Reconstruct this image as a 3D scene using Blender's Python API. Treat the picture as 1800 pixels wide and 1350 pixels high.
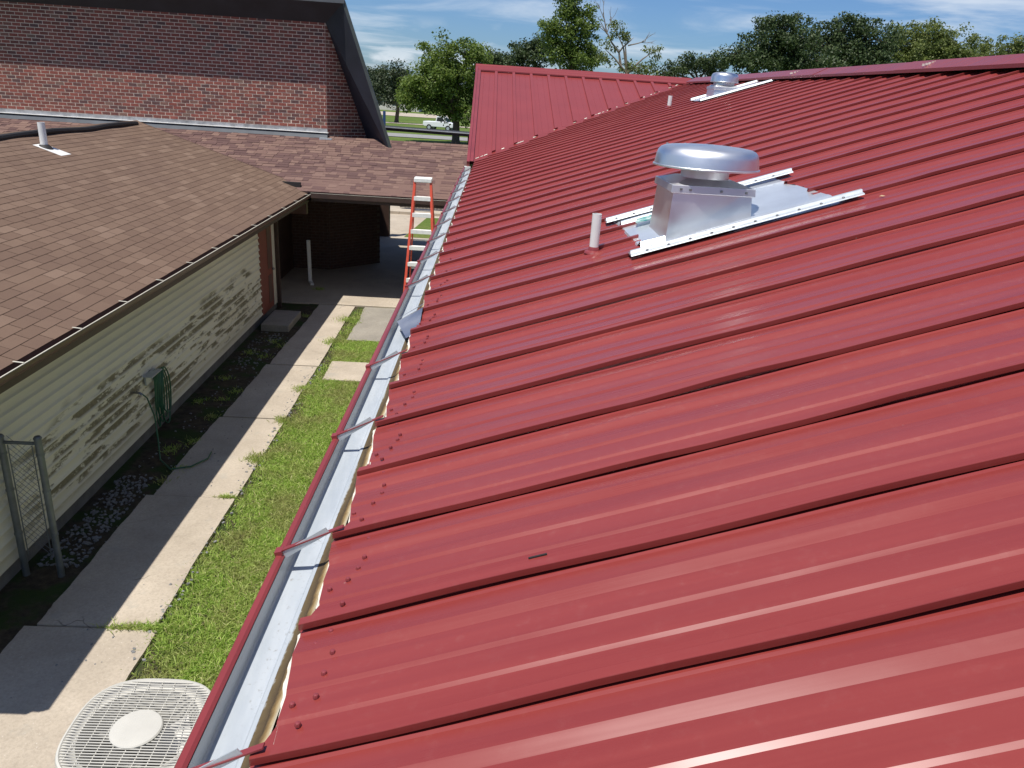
import bpy, math, random
import numpy as np
from mathutils import Vector, Matrix
random.seed(7); RNG = np.random.default_rng(7)
scene = bpy.context.scene
C = scene.collection
for o in list(bpy.data.objects): bpy.data.objects.remove(o)

# ---------------------------------------------------------------- camera
PITCH, YAW, ROLL = .366, .049, .066
def axes():
    p, y, r = PITCH, YAW, ROLL
    f = np.array([math.sin(y)*math.cos(p), math.cos(y)*math.cos(p), -math.sin(p)])
    ri = np.array([math.cos(y), -math.sin(y), 0.]); u = np.cross(ri, f)
    c, s = math.cos(r), math.sin(r)
    return c*ri+s*u, -s*ri+c*u, f
CR, CU, CF = axes(); CAM = np.array([0, 0, 5.])
cam = bpy.data.cameras.new('camera'); camo = bpy.data.objects.new('camera', cam); C.objects.link(camo)
cam.lens = 27; cam.sensor_width = 36; cam.clip_end = 3000; cam.clip_start = .05
camo.matrix_world = Matrix(((CR[0], CU[0], -CF[0], 0), (CR[1], CU[1], -CF[1], 0), (CR[2], CU[2], -CF[2], 5), (0, 0, 0, 1)))
scene.camera = camo

# ---------------------------------------------------------------- sky and sun
SUN = Vector((-.235, -.28, 1)).normalized()
world = bpy.data.worlds.new('World'); scene.world = world; world.use_nodes = True
nt = world.node_tree; N = nt.nodes; L = nt.links
bg = N['Background']; bg.inputs[1].default_value = .053
sky = N.new('ShaderNodeTexSky'); sky.sky_type = 'NISHITA'; sky.sun_disc = False
sky.sun_elevation = math.asin(SUN.z); sky.sun_rotation = math.atan2(SUN.x, SUN.y)
sky.altitude = 0; sky.air_density = 1.0; sky.dust_density = .35; sky.ozone_density = 2.5
def wmath(op, a, b=None, c=None):
    n = N.new('ShaderNodeMath'); n.operation = op
    for i, v in enumerate((a, b, c)):
        if v is None: continue
        if isinstance(v, (int, float)): n.inputs[i].default_value = v
        else: L.new(v, n.inputs[i])
    return n.outputs[0]
tc = N.new('ShaderNodeTexCoord'); sx = N.new('ShaderNodeSeparateXYZ'); L.new(tc.outputs['Generated'], sx.inputs[0])
zz = wmath('ADD', wmath('MAXIMUM', sx.outputs[2], 0.0), .07)
cb = N.new('ShaderNodeCombineXYZ')
L.new(wmath('MULTIPLY', wmath('DIVIDE', sx.outputs[0], zz), .55), cb.inputs[0])
L.new(wmath('MULTIPLY', wmath('DIVIDE', sx.outputs[1], zz), .8), cb.inputs[1])
n1 = N.new('ShaderNodeTexNoise'); n1.inputs['Scale'].default_value = .9; n1.inputs['Detail'].default_value = 7
n1.inputs['Roughness'].default_value = .58; n1.inputs['Distortion'].default_value = .7
L.new(cb.outputs[0], n1.inputs['Vector'])
m1 = N.new('ShaderNodeMapRange'); m1.interpolation_type = 'SMOOTHSTEP'
for k, v in (('From Min', .42), ('From Max', .78), ('To Max', .75)): m1.inputs[k].default_value = v
L.new(n1.outputs[0], m1.inputs['Value'])
n2 = N.new('ShaderNodeTexNoise'); n2.inputs['Scale'].default_value = 16; n2.inputs['Detail'].default_value = 6
mp = N.new('ShaderNodeMapping'); mp.inputs['Scale'].default_value = (1, 1, 2.2); mp.inputs['Location'].default_value = (.3, 0, .1)
L.new(tc.outputs['Generated'], mp.inputs[0]); L.new(mp.outputs[0], n2.inputs['Vector'])
m2 = N.new('ShaderNodeMapRange'); m2.interpolation_type = 'SMOOTHSTEP'
for k, v in (('From Min', .50), ('From Max', .66), ('To Max', .8)): m2.inputs[k].default_value = v
L.new(n2.outputs[0], m2.inputs['Value'])
m3 = N.new('ShaderNodeMapRange')
for k, v in (('From Min', .075), ('From Max', .02), ('To Max', 1.)): m3.inputs[k].default_value = v
L.new(sx.outputs[2], m3.inputs['Value'])
cl = wmath('MAXIMUM', m1.outputs[0], wmath('MULTIPLY', m2.outputs[0], m3.outputs[0]))
hs = N.new('ShaderNodeHueSaturation'); hs.inputs['Saturation'].default_value = 1.0; hs.inputs['Value'].default_value = 1.0
tn = N.new('ShaderNodeMix'); tn.data_type = 'RGBA'; tn.blend_type = 'MULTIPLY'; tn.inputs['Factor'].default_value = 1; tn.inputs['B'].default_value = (.78, 1.10, 1.62, 1)
L.new(sky.outputs[0], tn.inputs['A']); L.new(tn.outputs['Result'], hs.inputs['Color'])
mx = N.new('ShaderNodeMix'); mx.data_type = 'RGBA'; mx.inputs['B'].default_value = (13.5, 14.5, 15.6, 1)
L.new(cl, mx.inputs['Factor']); L.new(hs.outputs[0], mx.inputs['A']); L.new(mx.outputs['Result'], bg.inputs[0])

sl = bpy.data.lights.new('sun', 'SUN'); sl.energy = 5.0; sl.angle = math.radians(.53); sl.color = (1, .955, .88)
so = bpy.data.objects.new('sun', sl); C.objects.link(so); so.rotation_euler = SUN.to_track_quat('Z', 'Y').to_euler(); so.location = (-5, -5, 30)
vs = scene.view_settings; vs.view_transform = 'Standard'; vs.look = 'None'; vs.exposure = .22; vs.gamma = 1; vs.use_curve_mapping = False

# ---------------------------------------------------------------- helpers
class MB:
    def __init__(s): s.v = []; s.f = []
    def quad(s, *p):
        b = len(s.v); s.v += [tuple(q) for q in p]; s.f.append(tuple(range(b, b+len(p))))
    def box(s, a, b):
        (x0, y0, z0), (x1, y1, z1) = a, b; k = len(s.v)
        s.v += [(x, y, z) for x in (x0, x1) for y in (y0, y1) for z in (z0, z1)]
        s.f += [tuple(k+i for i in q) for q in ((0, 1, 3, 2), (4, 6, 7, 5), (0, 4, 5, 1), (2, 3, 7, 6), (0, 2, 6, 4), (1, 5, 7, 3))]
    def hexa(s, p):   # 8 corners: bottom 4 ccw, top 4 ccw
        k = len(s.v); s.v += [tuple(q) for q in p]
        s.f += [tuple(k+i for i in q) for q in ((3, 2, 1, 0), (4, 5, 6, 7), (0, 1, 5, 4), (1, 2, 6, 5), (2, 3, 7, 6), (3, 0, 4, 7))]
    def bar(s, a, b, w, h, up=(0, 0, 1)):   # rectangular bar between two points
        a, b, up = Vector(a), Vector(b), Vector(up); d = (b-a).normalized()
        x = d.cross(up).normalized()*(w/2); y = x.cross(d).normalized()*(h/2)
        s.hexa([a-x-y, a+x-y, a+x+y, a-x+y, b-x-y, b+x-y, b+x+y, b-x+y])
    def tube(s, pts, r, n=8, caps=True):
        pts = [Vector(p) for p in pts]; rr = r if isinstance(r, (list, tuple)) else [r]*len(pts)
        k = len(s.v); x = None
        for i, p in enumerate(pts):
            d = (pts[min(i+1, len(pts)-1)]-pts[max(i-1, 0)]).normalized()
            if x is None: x = d.orthogonal().normalized()
            x = (x-d*x.dot(d)).normalized(); y = d.cross(x)
            for j in range(n):
                a = 2*math.pi*j/n; s.v.append(tuple(p+(x*math.cos(a)+y*math.sin(a))*rr[i]))
        for i in range(len(pts)-1):
            for j in range(n):
                s.f.append((k+i*n+j, k+i*n+(j+1) % n, k+(i+1)*n+(j+1) % n, k+(i+1)*n+j))
        if caps:
            s.f.append(tuple(k+j for j in range(n))[::-1]); s.f.append(tuple(k+(len(pts)-1)*n+j for j in range(n)))
    def lathe(s, c, prof, n=40):   # prof: (r,z) from bottom outwards to top
        k = len(s.v); cx, cy, cz = c
        for r, z in prof:
            for j in range(n):
                a = 2*math.pi*j/n; s.v.append((cx+r*math.cos(a), cy+r*math.sin(a), cz+z))
        for i in range(len(prof)-1):
            for j in range(n): s.f.append((k+i*n+j, k+i*n+(j+1) % n, k+(i+1)*n+(j+1) % n, k+(i+1)*n+j))
    def extrude(s, prof, a, b):   # prof: list of (dx,dz) offsets, extruded open sheet from a to b (points give base)
        k = len(s.v); n = len(prof)
        for p in (a, b):
            for dx, dz in prof: s.v.append((p[0]+dx, p[1], p[2]+dz))
        for i in range(n-1): s.f.append((k+i, k+i+1, k+n+i+1, k+n+i))
    def build(s, name, mat, parent=None, smooth=False, bevel=0):
        me = bpy.data.meshes.new(name); me.from_pydata(s.v, [], s.f); me.validate(); me.update()
        return obj(name, me, mat, parent, smooth, bevel)
def obj(name, me, mat, parent=None, smooth=False, bevel=0):
    if mat and not me.materials: me.materials.append(mat)
    o = bpy.data.objects.new(name, me); C.objects.link(o)
    if smooth:
        me.polygons.foreach_set('use_smooth', [True]*len(me.polygons))
        me.set_sharp_from_angle(angle=math.radians(smooth if smooth not in (True, 'auto') else 35))
    if bevel:
        m = o.modifiers.new('bevel', 'BEVEL'); m.width = bevel; m.segments = 2; m.limit_method = 'ANGLE'
    if parent: adopt(o, parent)
    return o
def adopt(o, parent):
    o.parent = parent     # every part mesh stands in world space, so only an Empty's own place is undone
    if parent.type == 'EMPTY': o.matrix_parent_inverse = Matrix.Translation(-Vector(parent.location))
def tag(o, label, cat, group=None):
    o['label'] = label; o['category'] = cat
    if group: o['group'] = group
    return o
def thing(name, label, cat, loc, group=None):
    o = bpy.data.objects.new(name, None); C.objects.link(o); o.location = loc; o.empty_display_size = .2
    return tag(o, label, cat, group)
def kind(o, k): o['kind'] = k; return o
def fast(name, V, F, mat, parent=None):
    V = np.asarray(V, np.float32).reshape(-1, 3); F = np.asarray(F, np.int32); k = F.shape[1]
    me = bpy.data.meshes.new(name); me.vertices.add(len(V)); me.vertices.foreach_set('co', V.ravel())
    me.loops.add(F.size); me.loops.foreach_set('vertex_index', F.ravel())
    me.polygons.add(len(F)); me.polygons.foreach_set('loop_start', np.arange(0, F.size, k, dtype=np.int32))
    me.update(calc_edges=True); me.validate(); me.polygons.foreach_set('use_smooth', [False]*len(me.polygons))
    return obj(name, me, mat, parent)
BOXV = np.array([(x, y, z) for x in (0, 1) for y in (0, 1) for z in (0, 1)], float)
BOXF = np.array(((0, 1, 3, 2), (4, 6, 7, 5), (0, 4, 5, 1), (2, 3, 7, 6), (0, 2, 6, 4), (1, 5, 7, 3)))
def pix(P):
    d = np.asarray(P, float)-CAM; z = d@CF
    return 900+1350*(d@CR)/z, 675-1350*(d@CU)/z, z
def inview(P, m=10):
    x, y, z = pix(P); return z > .2 and -m < x < 1800+m and -m < y < 1350+m

# ---------------------------------------------------------------- materials
class Mat:
    def __init__(s, name, rough=.6, metal=0, spec=.5):
        s.m = bpy.data.materials.new(name); s.m.use_nodes = True; s.t = s.m.node_tree; s.b = s.t.nodes['Principled BSDF']
        s.b.inputs['Roughness'].default_value = rough; s.b.inputs['Metallic'].default_value = metal; s.b.inputs['Specular IOR Level'].default_value = spec
    def n(s, t, **kw):
        n = s.t.nodes.new(t)
        for k, v in kw.items(): setattr(n, k, v)
        return n
    def l(s, a, b): s.t.links.new(a, b)
    def pos(s): return s.n('ShaderNodeNewGeometry').outputs['Position']
    def noise(s, scale, detail=4, rough=.55, vec=None, stretch=None, dist=0):
        v = vec or s.pos()
        if stretch:
            mp = s.n('ShaderNodeMapping'); mp.inputs['Scale'].default_value = stretch; s.l(v, mp.inputs[0]); v = mp.outputs[0]
        n = s.n('ShaderNodeTexNoise'); n.inputs['Scale'].default_value = scale; n.inputs['Detail'].default_value = detail
        n.inputs['Roughness'].default_value = rough; n.inputs['Distortion'].default_value = dist; s.l(v, n.inputs['Vector']); return n.outputs[0]
    def ramp(s, fac, stops):
        r = s.n('ShaderNodeValToRGB'); e = r.color_ramp.elements
        while len(e) > 1: e.remove(e[-1])
        e[0].position = stops[0][0]; e[0].color = (*stops[0][1], 1)
        for p, c in stops[1:]:
            q = e.new(p); q.color = (*c, 1)
        s.l(fac, r.inputs[0]); return r.outputs[0]
    def rng(s, fac, a, b, c=0., d=1., smooth=True):
        m = s.n('ShaderNodeMapRange'); m.interpolation_type = 'SMOOTHSTEP' if smooth else 'LINEAR'
        for k, v in (('From Min', a), ('From Max', b), ('To Min', c), ('To Max', d)): m.inputs[k].default_value = v
        s.l(fac, m.inputs['Value']); return m.outputs[0]
    def math(s, op, a, b=None):
        n = s.n('ShaderNodeMath', operation=op)
        for i, v in enumerate((a, b)):
            if v is None: continue
            if isinstance(v, (int, float)): n.inputs[i].default_value = v
            else: s.l(v, n.inputs[i])
        return n.outputs[0]
    def mix(s, fac, a, b, mode='MIX'):
        n = s.n('ShaderNodeMix', data_type='RGBA', blend_type=mode)
        for k, v in (('Factor', fac), ('A', a), ('B', b)):
            if isinstance(v, (int, float)): n.inputs[k].default_value = v
            elif isinstance(v, tuple): n.inputs[k].default_value = (*v, 1)
            else: s.l(v, n.inputs[k])
        return n.outputs['Result']
    def rnd(s):   # per piece random, for separate objects and for islands of a joined mesh
        g = s.n('ShaderNodeNewGeometry'); o = s.n('ShaderNodeObjectInfo')
        return s.math('FRACT', s.math('ADD', g.outputs['Random Per Island'], o.outputs['Random']))
    def col(s, c):
        if isinstance(c, tuple): s.b.inputs['Base Color'].default_value = (*c, 1)
        else: s.l(c, s.b.inputs['Base Color'])
        return s
    def rough(s, r): s.l(r, s.b.inputs['Roughness']); return s
    def bump(s, h, strength=.3, dist=.02):
        b = s.n('ShaderNodeBump'); b.inputs['Strength'].default_value = strength; b.inputs['Distance'].default_value = dist
        s.l(h, b.inputs['Height']); s.l(b.outputs[0], s.b.inputs['Normal']); return s
def simple(name, c, rough=.6, metal=0, var=.25, scale=3., bump=0, bscale=60):
    m = Mat(name, rough, metal); n = m.noise(scale, 5)
    m.col(m.ramp(n, [(.25, tuple(x*(1-var) for x in c)), (.75, tuple(min(1, x*(1+var)) for x in c))]))
    if bump: m.bump(m.noise(bscale, 4), bump)
    return m.m
def mk_red():
    m = Mat('red_painted_steel', .3, 0, .5); g = m.pos()
    run = m.noise(3.0, 4, .6, vec=g, stretch=(.16, 5, .16)); dust = m.noise(26, 3, .7, vec=g)
    c = m.ramp(run, [(.3, (.198, .031, .028)), (.7, (.240, .040, .034))])
    c = m.mix(m.math('MULTIPLY', m.rng(dust, .5, .8), m.rng(run, .5, .75, .03, .12)), c, (.42, .26, .22))
    sp = m.n('ShaderNodeTexVoronoi'); sp.inputs['Scale'].default_value = 5.0; m.l(g, sp.inputs['Vector'])
    c = m.mix(m.rng(sp.outputs['Distance'], .0, .022, .6, 0), c, (.55, .42, .36)); m.col(c)
    m.rough(m.rng(run, .3, .75, .25, .37)); m.b.inputs['Coat Weight'].default_value = .08; m.b.inputs['Coat Roughness'].default_value = .15
    m.bump(m.noise(2.4, 2, vec=g, stretch=(.5, 1.2, 1)), .22, .05); return m.m
M = {}
M['red'] = mk_red()
M['red_gable'] = simple('red_gable_panel_paint', (.225, .038, .036), .36, 0, .07, 1.5)
M['red_gloss'] = simple('red_trim_paint', (.215, .036, .038), .33, 0, .12, 2)
def mk_alu(name, c, r0, r1, bs=.1):
    m = Mat(name, .3, 1); m.col(m.ramp(m.noise(4, 4), [(.3, tuple(x*.88 for x in c)), (.7, c)]))
    m.rough(m.rng(m.noise(3, 3), .3, .7, r0, r1)); m.bump(m.noise(4, 1), bs, .03); return m.m
M['alu'] = mk_alu('mill_aluminium', (.86, .87, .88), .30, .44, .05)
M['alu_dull'] = mk_alu('weathered_aluminium', (.70, .71, .73), .38, .55, .1)
M['pan'] = simple('galvanised_flashing', (.66, .70, .74), .30, .6, .10, 5)
M['strap'] = simple('galvanised_strip', (.50, .535, .56), .42, .45, .16, 14)
def mk_gut():
    m = Mat('gutter_lining_paint', .45, .1); n = m.noise(5, 6, .65, stretch=(3, .5, 1)); f = m.noise(60, 4, .7)
    c = m.ramp(n, [(.3, (.36, .40, .44)), (.7, (.44, .475, .51))]); c = m.mix(m.math('MULTIPLY', m.rng(f, .56, .7), m.rng(n, .45, .62, .05, .6)), c, (.16, .14, .11))
    m.col(c); m.rough(m.rng(n, .3, .7, .35, .6)); return m.m
M['gutter_in'] = mk_gut()
M['steel'] = simple('galvanised_post', (.17, .19, .20), .5, .6, .2, 9)
M['screw'] = simple('screw_paint', (.21, .04, .045), .3, 0, .2, 20)
M['screw_m'] = simple('zinc_screw', (.25, .25, .26), .4, .8, .2, 20)
M['white'] = simple('white_pvc', (.74, .74, .71), .4, 0, .06, 8)
M['sealant'] = simple('sealant_white', (.72, .68, .58), .7, 0, .25, 16, .3, 40)
def mk_stain():
    m = Mat('rusty_stained_eave_edge', .8); n = m.noise(30, 6, .65); n2 = m.noise(3.5, 4)
    q = m.n('ShaderNodeSeparateXYZ'); m.l(m.pos(), q.inputs[0])   # how far in from the gutter lining
    d = m.math('ADD', q.outputs[0], m.math('MULTIPLY', q.outputs[1], -.0148)); d = m.rng(d, -.493, -.438, 0, 1, False)
    s = m.math('ADD', m.math('MULTIPLY', d, .55), m.math('ADD', m.math('MULTIPLY', n, .22), m.math('MULTIPLY', n2, .30)))
    m.col(m.ramp(s, [(.22, (.46, .50, .52)), (.30, (.10, .07, .03)), (.50, (.05, .032, .014)), (.62, (.22, .14, .05)), (.76, (.52, .42, .25)), (.9, (.74, .68, .54))])); m.bump(n, .4, .01); return m.m
M['stain'] = mk_stain()
def mk_concrete(name, a, b):
    m = Mat(name, .85, 0, .3); n = m.noise(1.3, 8, .62); n2 = m.noise(38, 5, .7)
    c = m.ramp(n, [(.3, a), (.7, b)]); c = m.mix(m.rng(n2, .35, .75, 0, .38), c, tuple(x*.55 for x in a))
    v = m.n('ShaderNodeTexVoronoi'); v.inputs['Scale'].default_value = 16; m.l(m.pos(), v.inputs['Vector'])
    c = m.mix(m.rng(v.outputs['Distance'], .05, .12, .45, 0), c, (.62, .57, .5))
    c = m.mix(m.rng(m.noise(.8, 7, .7, dist=.6), .60, .74, 0, .45), c, tuple(x*.45 for x in a))
    e = m.n('ShaderNodeTexVoronoi', feature='DISTANCE_TO_EDGE'); e.inputs['Scale'].default_value = .55
    wv = m.n('ShaderNodeVectorMath', operation='ADD'); m.l(m.pos(), wv.inputs[0]); tx_ = m.n('ShaderNodeTexNoise'); tx_.inputs['Scale'].default_value = 3.5; m.l(m.pos(), tx_.inputs['Vector']); vm = m.n('ShaderNodeVectorMath', operation='SCALE'); vm.inputs['Scale'].default_value = .35; m.l(tx_.outputs['Color'], vm.inputs[0]); m.l(vm.outputs[0], wv.inputs[1]); m.l(wv.outputs[0], e.inputs['Vector'])
    c = m.mix(m.math('MULTIPLY', m.rng(e.outputs['Distance'], .0015, .005, .6, 0), m.rng(n, .52, .62)), c, (.06, .05, .04))
    c = m.mix(m.rng(m.noise(3.2, 5, .6), .58, .72, 0, .3), c, (.30, .30, .27)); m.col(c)
    m.bump(m.math('ADD', n2, m.noise(140, 3)), .35, .006); return m.m
M['concrete'] = mk_concrete('weathered_concrete', (.36, .305, .24), (.50, .43, .345))
M['concrete_g'] = mk_concrete('grey_concrete', (.22, .20, .17), (.34, .31, .26))
M['found'] = simple('foundation_concrete', (.14, .14, .14), .9, 0, .3, 5, .3)
def mk_soil():
    m = Mat('dark_soil', .95, 0, .2); n = m.noise(9, 8, .7)
    c = m.ramp(n, [(.3, (.028, .022, .015)), (.55, (.07, .055, .035)), (.75, (.12, .10, .07))])
    c = m.mix(m.rng(m.noise(2.2, 4), .45, .6), c, (.035, .055, .015)); m.col(c); m.bump(n, .8, .04); return m.m
M['soil'] = mk_soil()
def mk_lawn():
    m = Mat('lawn_turf', .95, 0, .2); n = m.noise(.25, 7, .65); f = m.noise(7, 6, .7)
    c = m.ramp(n, [(.3, (.075, .115, .02)), (.55, (.11, .16, .03)), (.75, (.18, .18, .055))])
    c = m.mix(m.rng(f, .35, .7, 0, .5), c, (.035, .06, .012)); m.col(c); m.bump(f, .8, .06); return m.m
M['lawn'] = mk_lawn()
def mk_blade():
    m = Mat('grass_blade', .55, 0, .3); r = m.rnd()
    c = m.ramp(r, [(0, (.26, .40, .07)), (.5, (.40, .56, .11)), (.85, (.50, .60, .17)), (1, (.64, .58, .32))])
    c = m.mix(m.rng(m.noise(1.6, 5, .65), .40, .66, 0, .6), c, (.40, .36, .17)); m.col(c)
    t = m.n('ShaderNodeBsdfTranslucent'); m.l(c, t.inputs[0]); x = m.n('ShaderNodeMixShader'); x.inputs[0].default_value = .42
    m.l(m.b.outputs[0], x.inputs[1]); m.l(t.outputs[0], x.inputs[2]); m.l(x.outputs[0], m.t.nodes['Material Output'].inputs[0]); return m.m
M['blade'] = mk_blade()
M['pebble'] = simple('pale_pebble', (.19, .19, .19), .8, 0, .35, 30)
def mk_shingle(name, cols, streak):
    m = Mat(name, .93, 0, .2); r = m.rnd(); c = m.ramp(r, cols)
    c = m.mix(m.rng(m.noise(230, 3, .7), .35, .7, 0, .38), c, tuple(x*.5 for x in cols[0][1]))
    c = m.mix(m.rng(m.noise(.9, 6, .65), .45, .72, 0, .40), c, streak); m.col(c); m.bump(m.noise(260, 3), .45, .004); return m.m
M['sh_tan'] = mk_shingle('tan_brown_shingle', [(0, (.150, .097, .070)), (.55, (.172, .113, .081)), (.9, (.192, .128, .092)), (1, (.22, .15, .11))], (.125, .080, .062))
M['sh_red'] = mk_shingle('plum_brown_shingle', [(0, (.105, .062, .058)), (.4, (.135, .080, .072)), (.6, (.175, .108, .090)), (1, (.215, .138, .112))], (.12, .07, .066))
def mk_brick():
    m = Mat('red_brick', .9, 0, .25); r = m.rnd()
    c = m.ramp(r, [(0, (.13, .075, .070)), (.2, (.20, .078, .062)), (.5, (.26, .085, .064)), (.8, (.31, .10, .075)), (1, (.21, .135, .105))])
    c = m.mix(m.rng(m.noise(26, 5, .7), .4, .75, 0, .45), c, (.07, .04, .038)); m.col(c); m.bump(m.noise(70, 4), .5, .006); return m.m
M['brick'] = mk_brick()
M['brick_shaded'] = simple('shaded_brick', (.07, .036, .028), .9, 0, .4, 9, .4)  # darker copy of the brick, the passage shade put into its colour
M['mortar_shaded'] = simple('shaded_mortar', (.10, .08, .065), .95, 0, .3, 12)  # mortar darkened to stand for the shade in the passage
M['mortar'] = simple('mortar', (.66, .54, .44), .95, 0, .22, 12, .4, 90)
def mk_siding():
    m = Mat('cream_siding_with_mould', .55, 0, .4)
    c = m.ramp(m.noise(1.3, 4, stretch=(1, .3, 1)), [(.3, (.67, .635, .49)), (.7, (.73, .70, .56))])
    s = m.n('ShaderNodeSeparateXYZ'); m.l(m.pos(), s.inputs[0]); y, z = s.outputs[1], s.outputs[2]
    fr = m.math('FRACT', m.math('DIVIDE', m.math('SUBTRACT', z, .2), .125))      # height inside a board
    board = m.math('MULTIPLY', m.rng(fr, .06, .3), m.rng(fr, 1.0, .72))
    up = m.math('ADD', z, m.math('MULTIPLY', m.noise(.55, 3), -1.5))
    reg = m.math('MULTIPLY', m.rng(up, .70, .52), m.rng(z, .22, .42)); reg = m.math('MULTIPLY', reg, m.rng(y, 6.6, 7.6)); 
    row = m.math('FLOOR', m.math('DIVIDE', m.math('SUBTRACT', z, .2), .125))
    cv = m.n('ShaderNodeCombineXYZ'); m.l(m.math('MULTIPLY', row, 3.37), cv.inputs[0]); m.l(m.math('MULTIPLY', y, 1.15), cv.inputs[1]); m.l(m.math('MULTIPLY', fr, .55), cv.inputs[2])
    streak = m.rng(m.noise(1.0, 7, .68, vec=cv.outputs[0]), .46, .53)
    brk = m.rng(m.noise(9, 4, .7, stretch=(1, .7, 1.6)), .30, .44)
    d = m.math('MULTIPLY', m.math('MULTIPLY', streak, reg), m.math('MULTIPLY', board, brk))
    c = m.mix(m.math('MULTIPLY', d, .88), c, m.ramp(m.noise(14, 5), [(.3, (.06, .05, .020)), (.7, (.16, .13, .055))]))
    c = m.mix(m.rng(z, .55, .2, 0, .22), c, (.22, .17, .10)); m.col(c); m.bump(m.noise(40, 3, stretch=(1, .2, 1)), .12, .01); return m.m
M['siding'] = mk_siding()
M['navy'] = simple('dark_navy_soffit_paint', (.022, .025, .038), .6, 0, .3, 2)
M['green_fascia'] = simple('dark_green_grey_fascia', (.060, .070, .066), .5, 0, .25, 3)
M['grey_fascia'] = simple('grey_fascia_paint', (.10, .11, .12), .5, 0, .2, 3)
M['brown'] = simple('dark_brown_paint', (.060, .034, .026), .5, 0, .25, 4)
M['brown_l'] = simple('brown_gutter_paint', (.11, .055, .042), .4, 0, .2, 4)
M['door'] = simple('red_brown_door_paint', (.20, .058, .040), .5, 0, .15, 5)
M['cream'] = simple('cream_trim_paint', (.55, .52, .43), .5, 0, .1, 5)
M['lead'] = simple('weathered_lead_flashing', (.34, .34, .35), .5, .3, .45, 5)
M['black'] = simple('black_vent_rubber', (.018, .016, .016), .7, 0, .3, 8)
M['wood'] = simple('grey_weathered_wood', (.16, .14, .12), .9, 0, .35, 6, .4)
M['orange'] = simple('orange_fibreglass', (.62, .085, .045), .45, 0, .12, 8)
M['ladder_w'] = simple('aluminium_step', (.80, .80, .76), .5, .0, .12, 14)
M['hose'] = simple('green_hose_rubber', (.018, .095, .05), .4, 0, .3, 10)
M['ac'] = simple('pale_grey_enamel', (.50, .485, .44), .45, 0, .08, 5)
M['ac_dark'] = simple('dark_fan_interior', (.03, .03, .03), .6, 0, .4, 5)
M['coil'] = simple('coil_fins', (.40, .39, .37), .4, .5, .3, 20)
M['asphalt'] = simple('road_asphalt', (.24, .235, .225), .95, 0, .15, 2)
M['bark'] = simple('tree_bark', (.085, .062, .045), .95, 0, .4, 6, .8, 14)
M['bark_pale'] = simple('bare_branch_bark', (.20, .16, .125), .95, 0, .3, 6)
M['truck'] = simple('white_truck_paint', (.78, .79, .80), .25, 0, .04, 2)
M['glass'] = simple('dark_window_glass', (.02, .025, .03), .1, 0, .1, 2)
M['tyre'] = simple('tyre_rubber', (.02, .02, .02), .8, 0, .2, 9)
M['blue'] = simple('blue_sign_paint', (.02, .05, .16), .5, 0, .1, 4)
M['wall_far'] = simple('pale_stucco', (.62, .58, .52), .8, 0, .08, 2)
M['leaf_litter'] = simple('dry_leaf', (.42, .30, .17), .8, 0, .2, 30)
def mk_leaf(name, cols, tr=.42):
    m = Mat(name, .5, 0, .35); r = m.rnd(); c = m.ramp(r, [(i/(len(cols)-1), k) for i, k in enumerate(cols)])
    c = m.mix(m.rng(m.noise(.45, 3), .4, .65, 0, .45), c, cols[-1]); m.col(c)
    t = m.n('ShaderNodeBsdfTranslucent'); m.l(c, t.inputs[0]); x = m.n('ShaderNodeMixShader'); x.inputs[0].default_value = tr
    m.l(m.b.outputs[0], x.inputs[1]); m.l(t.outputs[0], x.inputs[2]); m.l(x.outputs[0], m.t.nodes['Material Output'].inputs[0]); return m.m
M['leaf_g'] = mk_leaf('mid_green_leaf', [(.075, .125, .022), (.12, .185, .034), (.19, .25, .05)])
M['leaf_d'] = mk_leaf('dark_oak_leaf', [(.032, .056, .022), (.055, .085, .030), (.085, .12, .042)], .3)
M['leaf_l'] = mk_leaf('yellow_green_leaf', [(.10, .135, .035), (.15, .19, .05), (.21, .24, .07)])
M['leaf_f'] = mk_leaf('far_blue_green_leaf', [(.03, .05, .022), (.045, .066, .03), (.07, .09, .04)], .2)

# ---------------------------------------------------------------- ground, walk, road
def sheet(name, pts, mat, z):
    b = MB(); b.quad(*[(x, y, z) for x, y in pts]); return b.build(name, mat)
def terrain_z(y): return 0 if y < 75 else (-.02*(y-75) if y < 140 else -1.3)
g = MB()
ys = [-60, 0, 45, 75, 90, 110, 140, 220, 500, 2500]
for a, b_ in zip(ys[:-1], ys[1:]):
    w = 2500
    g.quad((-w, a, terrain_z(a)-.03), (w, a, terrain_z(a)-.03), (w, b_, terrain_z(b_)-.03), (-w, b_, terrain_z(b_)-.03))
kind(g.build('ground', M['lawn']), 'structure')
b = MB(); b.quad((-4.9, 2, .0), (-2.5, 2, .0), (-2.5, 18, .0), (-4.9, 18, .0)); kind(b.build('dirt_strip', M['soil']), 'structure')
walk = MB(); walk.box((-4.0, 1.0, -.09), (-2.96, 17.7, .012)); walko = kind(walk.build('sidewalk', M['soil']), 'structure')
def ragged(x0, x1, y0, y1, z, seed, left=.03, right=.03, n=70):
    r = random.Random(seed); P = []
    def wob(ph):
        k = [(r.uniform(.5, 1.), f*r.uniform(.8, 1.2), r.random()*6.28) for f in (.9, 2.3, 5.5, 13)]
        return lambda y: sum(a/(i+1)*math.sin(f*y+p) for i, (a, f, p) in enumerate(k))*.6+r.gauss(0, .05)
    wl, wr = wob(0), wob(1)
    for i in range(n+1):
        y = y0+(y1-y0)*i/n; P.append((x1+right*wr(y), y))
    for i in range(n, -1, -1):
        y = y0+(y1-y0)*i/n; P.append((x0+left*wl(y), y))
    m = MB(); k = len(P); m.v = [(x, y, z) for x, y in P]+[(x, y, z-.1) for x, y in P]
    m.f = [tuple(range(k))]+[(i, i+k, (i+1) % k+k, (i+1) % k) for i in range(k)]
    return m
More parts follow.
